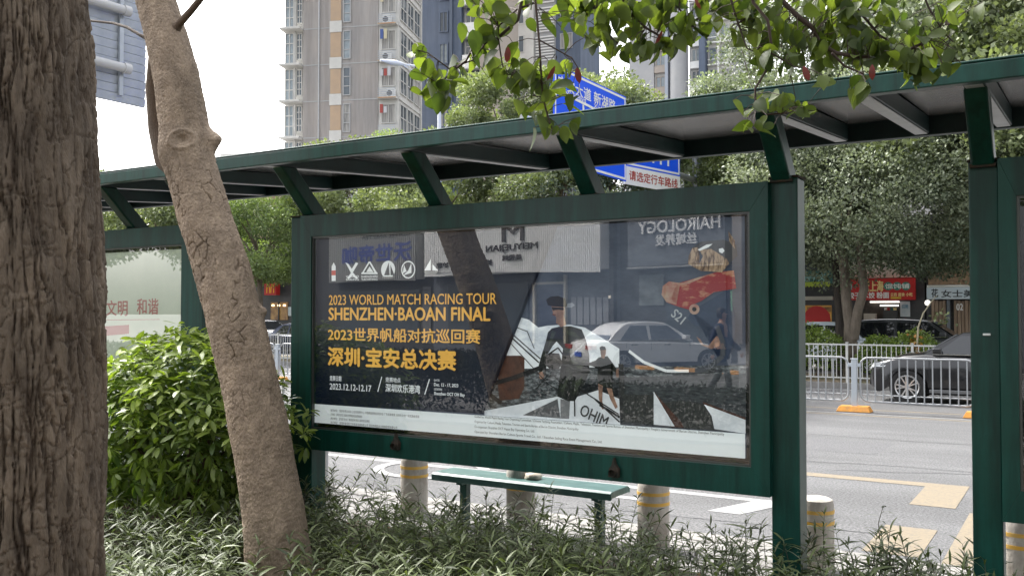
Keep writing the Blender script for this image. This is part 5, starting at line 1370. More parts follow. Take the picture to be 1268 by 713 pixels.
# --- blue grey tower and its beige neighbour
Bt = tower(523, 88, 1000, 'blue grey apartment tower with small dark recessed windows, right of the pinkish tower')
S2_ = 88 / FPX
def V_(px): return (px - 523) * S2_
def Zc(py, d=88): return 2.05 + (387 - py) / FPX * d
box(Bt, 'wall', BLUG, V_(500), V_(574), 0, 6, 0, 42)
box(Bt, 'wall', PGREY, V_(574.2), V_(599), 0.6, 7, 0, 42)
box(Bt, 'wall', BEIG, V_(599.2), V_(619), -.3, 7, 0, 42)
box(Bt, 'pilaster', mat('blue_grey_dark', (.10, .125, .17), .8), V_(559.5), V_(563), -.25, -.002, 0, 42)
zf = Zc(84) - 7 * 3.02
ob = [window(Bt, V_(545), V_(557), zf + .3, zf + 2.3, -.02, WGL, 2, 1, BLUG, t=.12), window(Bt, V_(577), V_(597), zf + 1.1, zf + 2.7, .58, WGL, 3, 2, OFFW), box(Bt, 'balcony_front', WHITE, V_(576), V_(598), -.2, .5, zf - .3, zf + .95), box(Bt, 'balcony_slab', PGREY, V_(575), V_(599), -.25, .55, zf - .42, zf - .31)]
reps(Bt, ob, 3.02, 13)
# --- pale slatted block and grey block behind the leaves
Ct = tower(640, 96, 1100, 'pale apartment block with white slatted strips half hidden behind the red tipped leaves')
S3 = 96 / FPX
def W_(px): return (px - 640) * S3
box(Ct, 'wall', OFFW, W_(622), W_(662), 0, 7, 0, 46); box(Ct, 'wall', BLUG, W_(690.2), W_(722), .3, 7, 0, 46); box(Ct, 'wall', PGREY, W_(662.2), W_(690), 0.4, 7, 0, 46)
o = window(Ct, W_(628), W_(650), 2, 3.8, 0, WGLB, 3, 1); o2 = window(Ct, W_(696), W_(712), 2, 3.6, .3, WGL, 2, 1, PGREY)
sl_ = [box(Ct, 'slat', WHITE, W_(664), W_(688), .2, .38, 1.0 + k * .3, 1.12 + k * .3) for k in range(9)]
reps(Ct, [o, o2] + sl_, 3.0, 14)
# --- distant twin towers with a round column
Dt = tower(812, 125, 1180, 'distant pale apartment towers with a round grey column, right of the blue road sign')
S4 = 125 / FPX
def X_4(px): return (px - 812) * S4
box(Dt, 'wall', PGREY, X_4(776), X_4(808), 1, 9, 0, 60); box(Dt, 'wall', BLUG, X_4(780), X_4(806), .5, .99, 0, 30)
box(Dt, 'wall', OFFW, X_4(808.2), X_4(824), 1.4, 9, 0, 60); box(Dt, 'wall', PGREY, X_4(853), X_4(870), 1.2, 9, 0, 60)
box(Dt, 'wall', OFFW, X_4(876), X_4(905), 1.2, 9, 0, 60); box(Dt, 'pilaster', BLUG, X_4(868), X_4(875.5), -.2, 9, 0, 60); box(Dt, 'pilaster', mat('pale_blue_tile', (.36, .4, .46), .8), X_4(824.2), X_4(828), .2, 9, 0, 60)
g = MB(); g.lathe([(1.25, 0), (1.25, 60)], 32, 'z', (X_4(840), 1.1, 0)); g.build('round_column', PGREY, Dt, smooth=40)
zf = 2.05 + (387 - 84) / FPX * 125 - 9 * 2.95
ob = [window(Dt, X_4(810), X_4(822), zf + .7, zf + 2.2, 1.38, WGL, 2, 1, BEIG, t=.1), box(Dt, 'balcony_front', BEIG, X_4(809), X_4(823), .9, 1.37, zf - .3, zf + .6),
      window(Dt, X_4(856), X_4(867), zf + .7, zf + 2.4, 1.18, WGL, 2, 1, OFFW, t=.1), box(Dt, 'balcony_front', WHITE, X_4(855), X_4(868), .7, 1.17, zf - .3, zf + .6),
      window(Dt, X_4(878), X_4(887), zf + .4, zf + 2.3, 1.18, WGLB, 1, 2, PGREY, t=.1), window(Dt, X_4(892), X_4(902), zf + .7, zf + 2.2, 1.18, WGLB, 2, 1, PGREY, t=.1),
      box(Dt, 'balcony_slab', WHITE, X_4(876.5), X_4(905), .6, 1.17, zf - .15, zf), box(Dt, 'balcony_post', WHITE, X_4(889), X_4(890.5), .6, .75, zf + .01, zf + 2.8), box(Dt, 'balcony_rail', WHITE, X_4(877), X_4(904), .6, .66, zf + .55, zf + .65)]
reps(Dt, ob, 2.95, 19)
box(Dt, 'wall', PGREY, X_4(905.2), X_4(914), 2, 9, 0, 60)
# --- plain grey gable upper right
Et = tower(1060, 70, 1341, 'plain pale grey building wall rising behind the leaves at the upper right')
box(Et, 'wall', mat('grey_render', (.42, .41, .40), .85, c2=(.37, .36, .36), vs=.3), 0, 120 / FPX * 70, 0, 14, 0, 34)
box(Et, 'wall', OFFW, 120.2 / FPX * 70, 215 / FPX * 70, 5, 14, 0, 22)
o = [box(Et, 'floor_joint', PGREY, .01, 120 / FPX * 70, -.03, -.002, 20, 20.08)]
reps(Et, o, 3.1, 4)
o = window(Et, 130 / FPX * 70, 150 / FPX * 70, 14, 15.6, 5, WGLB, 3, 1); reps(Et, [o], 3.1, 2)
o = window(Et, 165 / FPX * 70, 195 / FPX * 70, 14, 15.6, 5, WGLB, 4, 1); reps(Et, [o], 3.1, 2)
# --- lower blocks glimpsed in the gap left of the board
Ft = tower(283, 62, 700, 'ochre and white block glimpsed between the leaning trunk and the left strut', 'building')
box(Ft, 'wall', OFFW, -1.5, .8, 0, 6, 0, 10.8); box(Ft, 'wall', OCHRE, .82, 1.9, -.1, 6, 0, 11.0)
o = window(Ft, -.9, .3, 5.6, 7.2, 0, WGL, 2, 1); reps(Ft, [o], 2.9, 2)
Gt = tower(352, 68, 1341, 'grey block with pale fins seen left of the board\'s top corner', 'building')
box(Gt, 'wall', PGREY, 0, 4.4, 0, 8, 0, 11.5)
f_ = []
for k in range(7): box(Gt, 'fin', OFFW, .3 + k * .6, .38 + k * .6, -.2, -.002, 3, 11.4)
Ht = tower(225, 70, 900, 'low pale building whose roof edge shows over the shelter roof by the trunk', 'building')
box(Ht, 'wall', PGREY, -2, 6.5, 0, 8, 0, 13.2); box(Ht, 'roof_block', OFFW, 2.5, 5, 1, 4, 13.21, 14.1)
o = window(Ht, 0, 1.6, 9.4, 11, 0, WGL, 2, 1); reps(Ht, [o], 2.9, 1)

# ================================================================== SHOPS BEHIND THE HEDGES (facades on y = 37.5)
YS = 37.5
def SX(px): return at(px, 380, Y=YS).x
def SZ(py, px=1100): return at(px, py, Y=YS).z
def shop(px0, px1, label, wall, top=5.6, name='shop'):
    x0, x1 = SX(px0), SX(px1)
    r = empty(name, (x0, YS, .1), 0, label, 'shop')
    box(r, 'wall', wall, .02, x1 - x0 - .02, 0.0, 7, 0, top)
    return r, x0, x1 - x0
def part(r, ox, name, m, px0, px1, py0, py1, y0, y1=None, ref=None):
    """a box on the facade whose front shows between the given edges"""
    ref = ref or (px0 + px1) / 2
    return box(r, name, m, SX(px0) - ox, SX(px1) - ox, -y0, -(y1 or .002), at(ref, py1, Y=YS).z - .1, at(ref, py0, Y=YS).z - .1)
def stext(r, ox, t, px0, px1, py0, py1, m, y, bold=.03):
    ref = (px0 + px1) / 2
    return lettering(t, SX(px0) - ox, SX(px1) - ox, at(ref, py1, Y=YS).z - .1, at(ref, py0, Y=YS).z - .1, m, r, -y, bold)
DARKW = mat('dark_shopfront', (.035, .037, .04), .5, c2=(.06, .06, .065), vs=1.2)
INT = mat('shop_interior', (.10, .085, .07), .8, c2=(.03, .03, .03), vs=2.5)
SIGNR = mat('signboard_red', (.50, .022, .022), .5)
CREAMW = mat('cream_panel', (.55, .52, .46), .7, c2=(.45, .43, .39), vs=2)
TEAL = mat('teal_sign', (.03, .12, .11), .5, c2=(.05, .18, .17), vs=2)
YELG = mat('awning_green', (.38, .48, .06), .6)
r, ox, w = shop(940, 1034, 'shop with teal front, yellow green scalloped edge and orange poster', DARKW)
part(r, ox, 'signboard', TEAL, 985, 1032, 336, 351, .5)
stext(r, ox, '潮汕牛肉', 988, 1026, 339, 349, mat('pale_teal_text', (.3, .5, .5), .6), .51)
sc_ = MB()
xa, xb = SX(985) - ox, SX(1032) - ox; n_ = 12; za = at(1008, 354, Y=YS).z - .1
pts_ = [(xa, za + .14)] + [(xa + (xb - xa) * k / 24, za - (.07 if k % 2 else 0)) for k in range(25)] + [(xb, za + .14)]
sc_.prism(pts_, -.56, -.51); sc_.build('scalloped_edge', YELG, r)
part(r, ox, 'lintel', CREAMW, 985, 1032, 367, 371.5, .2)
part(r, ox, 'poster', mat('orange_poster', (.70, .28, .03), .5, c2=(.80, .50, .12), vs=3), 996, 1030, 378, 402, .05)
part(r, ox, 'poster_band', mat('brown_band', (.16, .06, .03), .6, c2=(.5, .3, .1), vs=8), 1000, 1030, 380, 386, .06, .051)
g = MB(); g.lathe([(.0, 0), (.52, 0)], 20, 'y', (SX(1012) - ox, -.062, at(1012, 395, Y=YS).z - .1)); g.build('poster_emblem', SIGNR, r)
stext(r, ox, '正宗老火汤', 1002, 1028, 387, 391, SIGNR, .064)
r, ox, w = shop(1034.5, 1146, 'noodle and dumpling shop with a wide red signboard, behind the forked trunk', DARKW)
part(r, ox, 'upper_panel', CREAMW, 1052, 1134, 323, 344, .12)
part(r, ox, 'signboard', SIGNR, 1050, 1134.5, 345, 371.5, .35)
GOLDS = mat('sign_gold', (.80, .62, .28), .5)
stext(r, ox, '老上海', 1071, 1096, 348, 361, GOLDS, .352)
g = MB()
for i, (cx) in enumerate((1102, 1113, 1124)):
    c = (SX(cx) - ox, -.355, at(cx, 354.5, Y=YS).z - .1); g.lathe([(0, 0), (.16, 0)], 18, 'y', c)
g.build('sign_roundels', mat('roundel_green', (.05, .22, .17), .5), r)
stext(r, ox, '馄饨铺', 1098.5, 1128, 351.5, 357.5, WHITE, .358)
stext(r, ox, '饺', 1053, 1058, 352, 359, mat('text_teal', (.2, .5, .5), .5), .358)
stext(r, ox, '饺子 水饺 粉面', 1053, 1103, 362, 369.5, WHITE, .352, .04)
stext(r, ox, '云吞 面食 小吃', 1105, 1132, 362.5, 367, GOLDS, .352)
part(r, ox, 'yellow_strip', mat('sign_yellow', (.65, .45, .05), .5), 1105, 1118, 367.6, 370, .356, .351)
part(r, ox, 'opening', INT, 1066, 1114, 373, 404, .01)
part(r, ox, 'light_strip', emit('tube_light', (1, .97, .9), 1.2), 1078, 1114, 373, 374.6, .1, .05)
part(r, ox, 'light_strip', MATS['tube_light'], 1090, 1113, 377.5, 379, .06, .03)
part(r, ox, 'notice_board', mat('notice_pale', (.45, .55, .60), .5, c2=(.6, .65, .66), vs=4), 1115, 1127, 373, 392, .06)
stext(r, ox, '招聘', 1117, 1125, 377, 382, mat('notice_text', (.15, .3, .4), .6), .062)
part(r, ox, 'counter', BEIG, 1072, 1086, 388, 404, .4, .02)
part(r, ox, 'shelf', mat('shelf_dark', (.05, .05, .05), .6), 1095, 1112, 384, 399, .25, .02)
for k in range(4): part(r, ox, 'bottle_crate', (WHITE, SIGNR, TEAL, GOLDS)[k], 1096 + k * 3.8, 1099 + k * 3.8, 381, 384, .2, .05)
r, ox, w = shop(1146.5, 1300, 'shop with pale blue signboard, timber slatted front and stone upper wall', mat('slate_dark', (.06, .06, .065), .7))
part(r, ox, 'stone_wall', mat('stone_facing', (.30, .20, .12), .9, c2=(.14, .10, .075), vs=9, stretch=(1, 1, 3), bump=.8, bs=14), 1151, 1290, 320, 352, .25)
part(r, ox, 'signboard', mat('signboard_pale', (.50, .60, .68), .5, c2=(.60, .66, .70), vs=1), 1150, 1290, 355.5, 370, .5)
stext(r, ox, '花', 1156, 1164, 358, 368, mat('text_dark', (.05, .06, .07), .6), .502)
stext(r, ox, '女士美容养生馆', 1168, 1265, 359, 368, MATS['text_dark'], .502)
part(r, ox, 'sill', CREAMW, 1150, 1290, 352.5, 355, .4)
TIM = mat('timber', (.22, .15, .10), .8, c2=(.32, .25, .19), vs=6, stretch=(6, 1, .2))
for k in range(26):
    a = 1154 + k * 4.6
    if 1172 < a < 1178: continue
    part(r, ox, 'timber_slat', TIM, a, a + 4.0, 372 + (k % 3) * .3, 421, .12 + .03 * (k % 2))
part(r, ox, 'door_post', mat('steel_blue_grey', (.15, .17, .19), .5), 1173, 1177, 371, 421, .2)
stext(r, ox, '02', 1185, 1193, 376, 384, WHITE, .16)
g = MB(); g.lathe([(0, .11), (.08, .08), (.11, 0), (.08, -.08), (0, -.11)], 14, 'z', (SX(1146.5) - ox + .1, -.3, at(1147, 375, Y=YS).z - .1)); g.build('globe_lamp', emit('globe', (1, .97, .9), .5), r, smooth=60)
r, ox, w = shop(100, 420, 'long dark fronted restaurant with a red square sign, in the gap left of the board', DARKW, 6.2)
part(r, ox, 'red_sign', SIGNR, 337, 351.5, 350, 365.5, .6, .3)
def arch(px0, px1, py0, py1):
    a0, a1 = SX(px0) - ox, SX(px1) - ox; z0, z1 = at(px0, py1, Y=YS).z - .1, at(px0, py0, Y=YS).z - .1
    g = MB(); w_ = a1 - a0
    for k in (0, 1):
        c = a0 + w_ * (.25 + .5 * k); n = 16; P = []
        for i in range(n + 1): t = PI * i / n; P.append((c - math.cos(t) * w_ * .235, z0 + (z1 - z0) * math.sin(t) ** .75))
        Q = [(c + (x - c) * .48, z0 + (z - z0) * .86) for x, z in P]
        for i in range(n): g.add([(P[i][0], -.61, P[i][1]), (P[i + 1][0], -.61, P[i + 1][1]), (Q[i + 1][0], -.61, Q[i + 1][1]), (Q[i][0], -.61, Q[i][1])], [(0, 1, 2, 3)])
    return g.build('arches', mat('logo_yellow', (.85, .45, .02), .5), r)
arch(339.5, 349.5, 352, 363)
part(r, ox, 'lit_window', mat('warm_window', (.55, .33, .12), .4, c2=(.20, .10, .05), vs=2.2), 336, 357, 374, 396, .05)
for px_ in (338, 345, 352): part(r, ox, 'ceiling_lamp', emit('warm_lamp', (1, .75, .4), 2.5), px_, px_ + 2.5, 377, 379, .09, .051)
part(r, ox, 'window_mullion', DARKW, 346, 347, 374, 396, .12, .051)
part(r, ox, 'notice_board', MATS['notice_pale'], 358, 366, 380, 391, .08)
part(r, ox, 'fascia_band', mat('fascia_grey', (.12, .125, .13), .5), 110, 418, 338, 347, .25)
r, ox, w = shop(421, 939, 'long row of dark shopfronts hidden behind the sailing board', DARKW, 5.8)

# ================================================================== CARS
CGL = mat('car_glass', (.012, .014, .016), .04, spec=1.0)
def car(label, paint, L=4.7, Wd=1.85, H=1.5, kind='sedan', loc=(0, 0, 0), rz=0.0, group=None, clad=None, hollow=False, glass=None, name='parked_car'):
    r = empty(name, loc, rz, label, 'car', group)
    glass = glass or CGL
    h = L / 2; wr = .385 if kind == 'suv' else .335; ax_ = L * (.325 if kind == 'suv' else .295); zb = .26 if kind == 'suv' else .2
    belt = H * (.675 if kind == 'suv' else .64)
    hood = H * (.655 if kind == 'suv' else .56)
    ra = wr + .055
    def arc_(c, r_, n=10): return [(c + r_ * math.cos(PI * k / n), wr + r_ * math.sin(PI * k / n)) for k in range(n + 1)]
    low = [(h - .12, zb)] + [(x, max(z, zb)) for x, z in arc_(ax_, ra)] + [(x, max(z, zb)) for x, z in arc_(-ax_, ra)] + [(-h + .15, zb + .04)]
    cowl = ax_ - .55 if kind == 'sedan' else ax_ - .38
    topp = [(-h + .02, zb + .25), (-h, belt * .72), (-h + .06, belt * .93 if kind == 'sedan' else belt), (-h + .25, belt + .02)]
    topp += [(-h * .5, belt + .01), (0, belt - .01), (cowl, hood + .07), (cowl + .45, hood + .03), (h - .45, hood - .07), (h - .15, hood - .16), (h - .03, hood - .30), (h, zb + .28), (h - .03, zb + .1)]
    out = low + topp
    slices = [(-1.0, .10, .06), (-.955, .055, .03), (-.80, .02, .008), (-.4, 0, 0), (.4, 0, 0), (.80, .02, .008), (.955, .055, .03), (1.0, .10, .06)]
    g = MB(); n = len(out)
    for i, (f, dx, dz) in enumerate(slices):
        for x, z in out:
            k = abs(x) / h
            zz = z - max(0, z - .55) * dz * 3.0 if z > .55 else z
            yy = f * Wd / 2 * (1 - .045 * max(0, (abs(x) - h * .72) / (h * .28)) ** 2) * (1 - .03 * max(0, (z - .6)) - .05 * max(0, .45 - z))
            g.v.append((x * (1 - dx * k ** 6), yy, zz))
    for i in range(len(slices) - 1):
        for k in range(n): g.f.append([i * n + k, i * n + (k + 1) % n, (i + 1) * n + (k + 1) % n, (i + 1) * n + k]); g.m.append(0)
    g.f.append(list(range(n))); g.m.append(0); g.f.append([(len(slices) - 1) * n + k for k in range(n)][::-1]); g.m.append(0)
    g.build('body', paint, r, smooth=38)
    box(r, 'underbody', RUBBER, -h + .5, h - .5, -Wd * .38, Wd * .38, zb - .04, hood - .1)
    # cabin
    xf, xr = cowl + .05, (-h + .55 if kind == 'sedan' else -h + .12)
    rf, rr_ = cowl - .75, (-h + 1.25 if kind == 'sedan' else -h + .55)
    N_ = 12; wb, wt = Wd / 2 - .07, Wd / 2 - .27
    prof = [(xr, belt - .02)] + [(xr + (rr_ - xr) * t, belt + (H - .05 - belt) * (1 - (1 - t) ** 1.4)) for t in (.35, .7, .95)]
    for k in range(1, 6): t = k / 6; prof.append((rr_ + (rf - rr_) * t, H - .045 + .045 * math.sin(PI * t) * 1.0))
    prof += [(rf + (xf - rf) * t, belt - .02 + (H - .03 - belt) * (1 - t) ** .92) for t in (.0, .3, .65, 1.0)]
    def yw(z, f): t = max(0, min(1, (z - belt) / (H - belt))); return f * (wb + (wt - wb) * t ** 1.15)
    g = MB(); n = len(prof)
    for f in (-1, -.94, -.5, .5, .94, 1):
        for x, z in prof:
            ed = .02 if abs(f) == 1 else 0
            g.v.append((x, yw(z, f), z - (ed if z > H - .12 else 0)))
    for i in range(5):
        for k in range(n - 1): g.f.append([i * n + k, i * n + k + 1, (i + 1) * n + k + 1, (i + 1) * n + k]); g.m.append(0)
    g.f.append(list(range(n))); g.m.append(0); g.f.append([5 * n + k for k in range(n)][::-1]); g.m.append(0)
    g.build('roof', paint, r, smooth=40)
    # side windows
    zt_ = H - .12; zl = belt + .015
    def xedge(z, front):
        t = (z - belt) / (H - .03 - belt)
        return (xf + (rf - xf) * t) if front else (xr + (rr_ - xr) * t ** 1.2)
    mid = (xf + xr) / 2 - .05
    for s in (-1, 1):
        for a, b in ((mid + .05, 'f'), ('r', mid - .05)):
            if b == 'f': pts = [(a, zl), (xedge(zl, True) - .22, zl), (xedge(zt_, True) - .10, zt_), (a, zt_)]
            else: pts = [(xedge(zl, False) + .35, zl), (b, zl), (b, zt_), (xedge(zt_, False) + .20, zt_)]
            g = MB(); vs = [(x, yw(z, s) + s * .012, z) for x, z in pts] + [(x, yw(z, s) - s * .005, z) for x, z in pts]
            g.add(vs, [(0, 1, 2, 3), (7, 6, 5, 4), (0, 4, 5, 1), (1, 5, 6, 2), (2, 6, 7, 3), (3, 7, 4, 0)]); g.build('window', glass, r)
        g = MB(); z = zl - .012
        g.bar((xedge(zl, False) + .3, yw(z, s) + s * .014, z), (xedge(zl, True) - .18, yw(z, s) + s * .014, z), .02, .018); g.build('trim_strip', CHROME, r)
    for front in (True, False):
        z0, z1 = belt + .04, H - .10; e = .012 if front else -.012
        pts = [(xedge(z0, front) + e, -yw(z0, .86), z0), (xedge(z0, front) + e, yw(z0, .86), z0), (xedge(z1, front) + e, yw(z1, .86), z1), (xedge(z1, front) + e, -yw(z1, .86), z1)]
        if front:
            pts = [(x + .03, y, z + .01) for x, y, z in pts]
        g = MB(); g.add(pts + [(x - e * 4, y, z) for x, y, z in pts], [(0, 1, 2, 3), (7, 6, 5, 4), (0, 4, 5, 1), (1, 5, 6, 2), (2, 6, 7, 3), (3, 7, 4, 0)]); g.build('windscreen' if front else 'rear_window', glass, r)
    # wheels
    first = None
    for sx in (1, -1):
        for sy in (1, -1):
            if first is None:
                wmb = MB(); wmb.lathe([(wr * .66, -.09), (wr * .8, -.115), (wr * .96, -.11), (wr, -.07), (wr, .07), (wr * .96, .11), (wr * .8, .115), (wr * .66, .09)], 32, 'y')
                wl = wmb.build('wheel', RUBBER, r, smooth=40)
                rm = MB(); rm.lathe([(wr * .68, .10), (wr * .64, .115), (wr * .60, .10), (wr * .58, .02), (0, .02)], 28, 'y')
                rm.build('rim_barrel', mat('rim_dark', (.04, .04, .04), .5), wl, smooth=40)
                rm = MB(); rm.lathe([(wr * .70, .10), (wr * .66, .122), (wr * .61, .112), (wr * .60, .07)], 32, 'y')
                rm.lathe([(.0, .10), (.05, .10), (.065, .08)], 14, 'y')
                for k in range(5):
                    for o_ in (-.13, .13):
                        a = 2 * PI * k / 5 + o_; rm.bar((.05 * math.cos(a), .085, .05 * math.sin(a)), (wr * .63 * math.cos(a + o_ * .6), .095, wr * .63 * math.sin(a + o_ * .6)), .028, .03, up=(0, 1, 0))
                rm.build('rim', ALLOY, wl, smooth=40)
                first = wl
                wl.location = (sx * ax_, sy * (Wd / 2 - .125), wr); wl.rotation_euler.z = 0 if sy > 0 else PI
            else:
                c = first.copy(); col.objects.link(c); c.location = (sx * ax_, sy * (Wd / 2 - .125), wr); c.rotation_euler.z = 0 if sy > 0 else PI
                for q in first.children: d = q.copy(); col.objects.link(d); d.parent = c
    HL = mat('headlight', (.55, .58, .6), .08, spec=1); TL = mat('taillight', (.35, .01, .01), .2, spec=.8)
    for s in (-1, 1):
        g = MB(); y = s * Wd * .36
        g.add([(h - .20, s * Wd * .47, hood - .17), (h - .20, s * Wd * .47, hood - .27), (h - .035, s * Wd * .27, hood - .36), (h - .06, s * Wd * .27, hood - .28), (h - .55, s * Wd * .477, hood - .16), (h - .42, s * Wd * .482, hood - .26)], [(0, 1, 2, 3), (4, 5, 1, 0)])
        for v_ in range(6): g.v[-1 - v_] = (g.v[-1 - v_][0] + .03, g.v[-1 - v_][1] * 1.012, g.v[-1 - v_][2])
        g.build('headlight', HL, r)
        g = MB(); g.box(-h - .012, -h + .16, min(s * Wd * .26, s * Wd * .478), max(s * Wd * .26, s * Wd * .478), belt * .74, belt * .86); g.build('taillight', TL, r, bevel=.01)
        g = MB(); g.box(cowl - .35, cowl - .17, min(s * (Wd / 2 - .02), s * (Wd / 2 + .18)), max(s * (Wd / 2 - .02), s * (Wd / 2 + .18)), belt + .02, belt + .15); g.build('mirror', paint, r, bevel=.03, seg=3)
        for x in (.12, -.95): g = MB(); g.bar((x, s * (Wd / 2 - .002), belt - .12), (x - .2, s * (Wd / 2 - .002), belt - .12), .03, .03); g.build('door_handle', CHROME, r)
        for x in (mid, cowl - .08, -ax_ * .93):
            g = MB(); yy = s * (Wd / 2 * .995); g.box(x - .004, x + .004, min(yy, yy - s * .03), max(yy, yy - s * .03), zb + .12, belt - .08); g.build('door_seam', RUBBER, r)
        if clad:
            g = MB(); g.box(-ax_ + ra + .02, ax_ - ra - .02, min(s * Wd * .47, s * Wd * .503), max(s * Wd * .47, s * Wd * .503), zb + .01, zb + .09); g.build('sill_trim', clad, r, bevel=.01)
    g = MB(); g.box(h - .02, h + .012, -Wd * .25, Wd * .25, zb + .12, zb + .34); g.build('grille', mat('grille_black', (.02, .02, .02), .3), r, bevel=.01)
    g = MB(); g.box(-h - .016, -h + .01, -.22, .22, belt * .52, belt * .52 + .13); g.build('number_plate', mat('plate_blue', (.02, .08, .45), .4), r)
    g = MB(); g.box(h - .0, h + .016, -.22, .22, zb + .05, zb + .17); g.build('number_plate', MATS['plate_blue'], r)
    return r
def paint_m(name, c, metal=.3): return mat(name, c, .28, metal, coat=.8)
BKP = paint_m('car_black', (.010, .010, .012)); WHP = mat('car_white', (.62, .63, .64), .25, coat=.6)
hx = at(1081, 470, Y=22.6).x
car('glossy black car with bright alloy wheels driving left behind the barrier', BKP, 4.95, 1.95, 1.66, 'suv', (hx + 2.36, 23.4, 0), PI, clad=mat('sill_silver', (.16, .165, .17), .35, .5), name='moving_car')
xx = at(336, 405, Y=34.0).x
car('white hatchback with dark roof line parked at the left gap, beyond the railings', WHP, 4.3, 1.8, 1.6, 'suv', (xx - .2, 33.6, .1), 0)
car('dark blue car parked right behind the white hatchback, by the board\'s left edge', paint_m('car_blue', (.02, .03, .07)), 4.4, 1.8, 1.45, 'sedan', (at(392, 405, Y=33.2).x, 32.6, .1), 0)
car('pale blue white car parked behind the forked tree trunk, nose to the right', mat('car_pale', (.50, .57, .63), .3, coat=.6), 4.2, 1.8, 1.65, 'suv', (at(1052, 405, Y=32).x, 32.2, .1), math.radians(-25))
car('dark grey car parked behind the bright hedge, before the timber front', paint_m('car_grey', (.06, .065, .07)), 4.6, 1.85, 1.75, 'suv', (at(1136, 405, Y=32.5).x, 32.6, .1), 0)

# ================================================================== PEOPLE (skinned bodies)
def skin_chain(name, joints, edges_, radii, m, par, root=0, sub=2):
    me = bpy.data.meshes.new(name); me.from_pydata([tuple(j) for j in joints], edges_, [])
    me.materials.append(m)
    o = bpy.data.objects.new(name, me); col.objects.link(o); o.parent = par
    s = o.modifiers.new('skin', 'SKIN'); s.use_smooth_shade = True
    for i, v in enumerate(me.skin_vertices[0].data):
        v.radius = (radii[i], radii[i]) if not isinstance(radii[i], tuple) else radii[i]; v.use_root = (i == root)
    u = o.modifiers.new('sub', 'SUBSURF'); u.levels = sub; u.render_levels = sub
    return o
SK = mat('skin', (.42, .24, .16), .6); HAIR = mat('hair', (.012, .01, .009), .6)
def person(loc, rz, label, top, legs, stride=.28, arm=.15, shoe=None, H=1.0):
    r = empty('person', loc, rz, label, 'person')
    r.scale = (H, H, H)
    # facing +x; z up
    J = [(0, 0, .95), (0, 0, 1.12), (.01, 0, 1.30), (.01, 0, 1.44), (.025, 0, 1.52), (.035, 0, 1.60), (.04, 0, 1.71),
         (0, .19, 1.40), (-.06 - arm * .3, .25, 1.14), (.06 - arm, .25, .92), (0, -.19, 1.40), (.02 + arm * .5, -.25, 1.14), (.16 + arm, -.23, .95),
         (.01, .095, .90), (stride * .55, .10, .50), (stride * .75, .10, .09), (stride * .75 + .16, .10, .04), (.01, -.095, .90), (-stride * .25, -.10, .50), (-stride * 1.05, -.10, .12), (-stride * 1.05 + .15, -.10, .04)]
    E = [(0, 1), (1, 2), (2, 3), (3, 4), (4, 5), (5, 6), (3, 7), (7, 8), (8, 9), (3, 10), (10, 11), (11, 12), (0, 13), (13, 14), (14, 15), (15, 16), (0, 17), (17, 18), (18, 19), (19, 20)]
    R = [(.13, .10), (.12, .095), (.145, .10), (.10, .08), (.05, .05), (.075, .085), (.08, .09), .058, .045, .032, .058, .045, .032, .082, .058, .042, .035, .082, .058, .042, .035]
    skin_chain('body', J, E, R, SK, r)
    T = [0, 1, 2, 3, 7, 8, 10, 11]
    def sub_(ids, extra, nm, m):
        mp = {k: i for i, k in enumerate(ids)}
        skin_chain(nm, [J[k] for k in ids], [(mp[a], mp[b]) for a, b in E if a in mp and b in mp], [tuple(q + extra for q in (R[k] if isinstance(R[k], tuple) else (R[k], R[k]))) for k in ids], m, r)
    sub_([0, 1, 2, 3, 7, 8, 9, 10, 11, 12] if top[1] else T, .018, 'jacket', top[0])
    sub_([0, 13, 14, 15, 17, 18, 19], .014, 'trousers', legs)
    for a, b in ((15, 16), (19, 20)):
        skin_chain('shoe', [Vector(J[a]) + Vector((-.04, 0, -.03)), Vector(J[b]) + Vector((.03, 0, .0))], [(0, 1)], [(.055, .045), (.05, .035)], shoe or RUBBER, r)
    g = MB(); g.lathe([(0, 1.80), (.06, 1.785), (.095, 1.74), (.105, 1.68), (.095, 1.62), (.07, 1.58)], 16, 'z', (.018, 0, 0)); hd = g.build('hair', HAIR, r, smooth=60)
    for v in hd.data.vertices:
        if v.co.x > .06 and v.co.z < 1.72: v.co.x = .055
    for s in (-1, 1):
        hp = Vector(J[9] if s > 0 else J[12])
        for f in range(4): skin_chain('finger', [hp + Vector((.01 + f * .012 - .02, 0, -.05)), hp + Vector((.02 + f * .014 - .02, -.005 * s, -.10)), hp + Vector((.03 + f * .012 - .02, -.012 * s, -.13 - .008 * (f in (1, 2))))], [(0, 1), (1, 2)], [.010, .009, .007], SK, r, sub=1)
        skin_chain('thumb', [hp + Vector((.02, 0, -.03)), hp + Vector((.055, 0, -.06)), hp + Vector((.06, 0, -.085))], [(0, 1), (1, 2)], [.012, .010, .008], SK, r, sub=1)
        skin_chain('ear', [Vector((.03, s * .088, 1.66)), Vector((.025, s * .095, 1.70))], [(0, 1)], [.012, .014], SK, r, sub=1)
    skin_chain('nose', [Vector((.115, 0, 1.67)), Vector((.135, 0, 1.645))], [(0, 1)], [.010, .014], SK, r, sub=1)
    return r

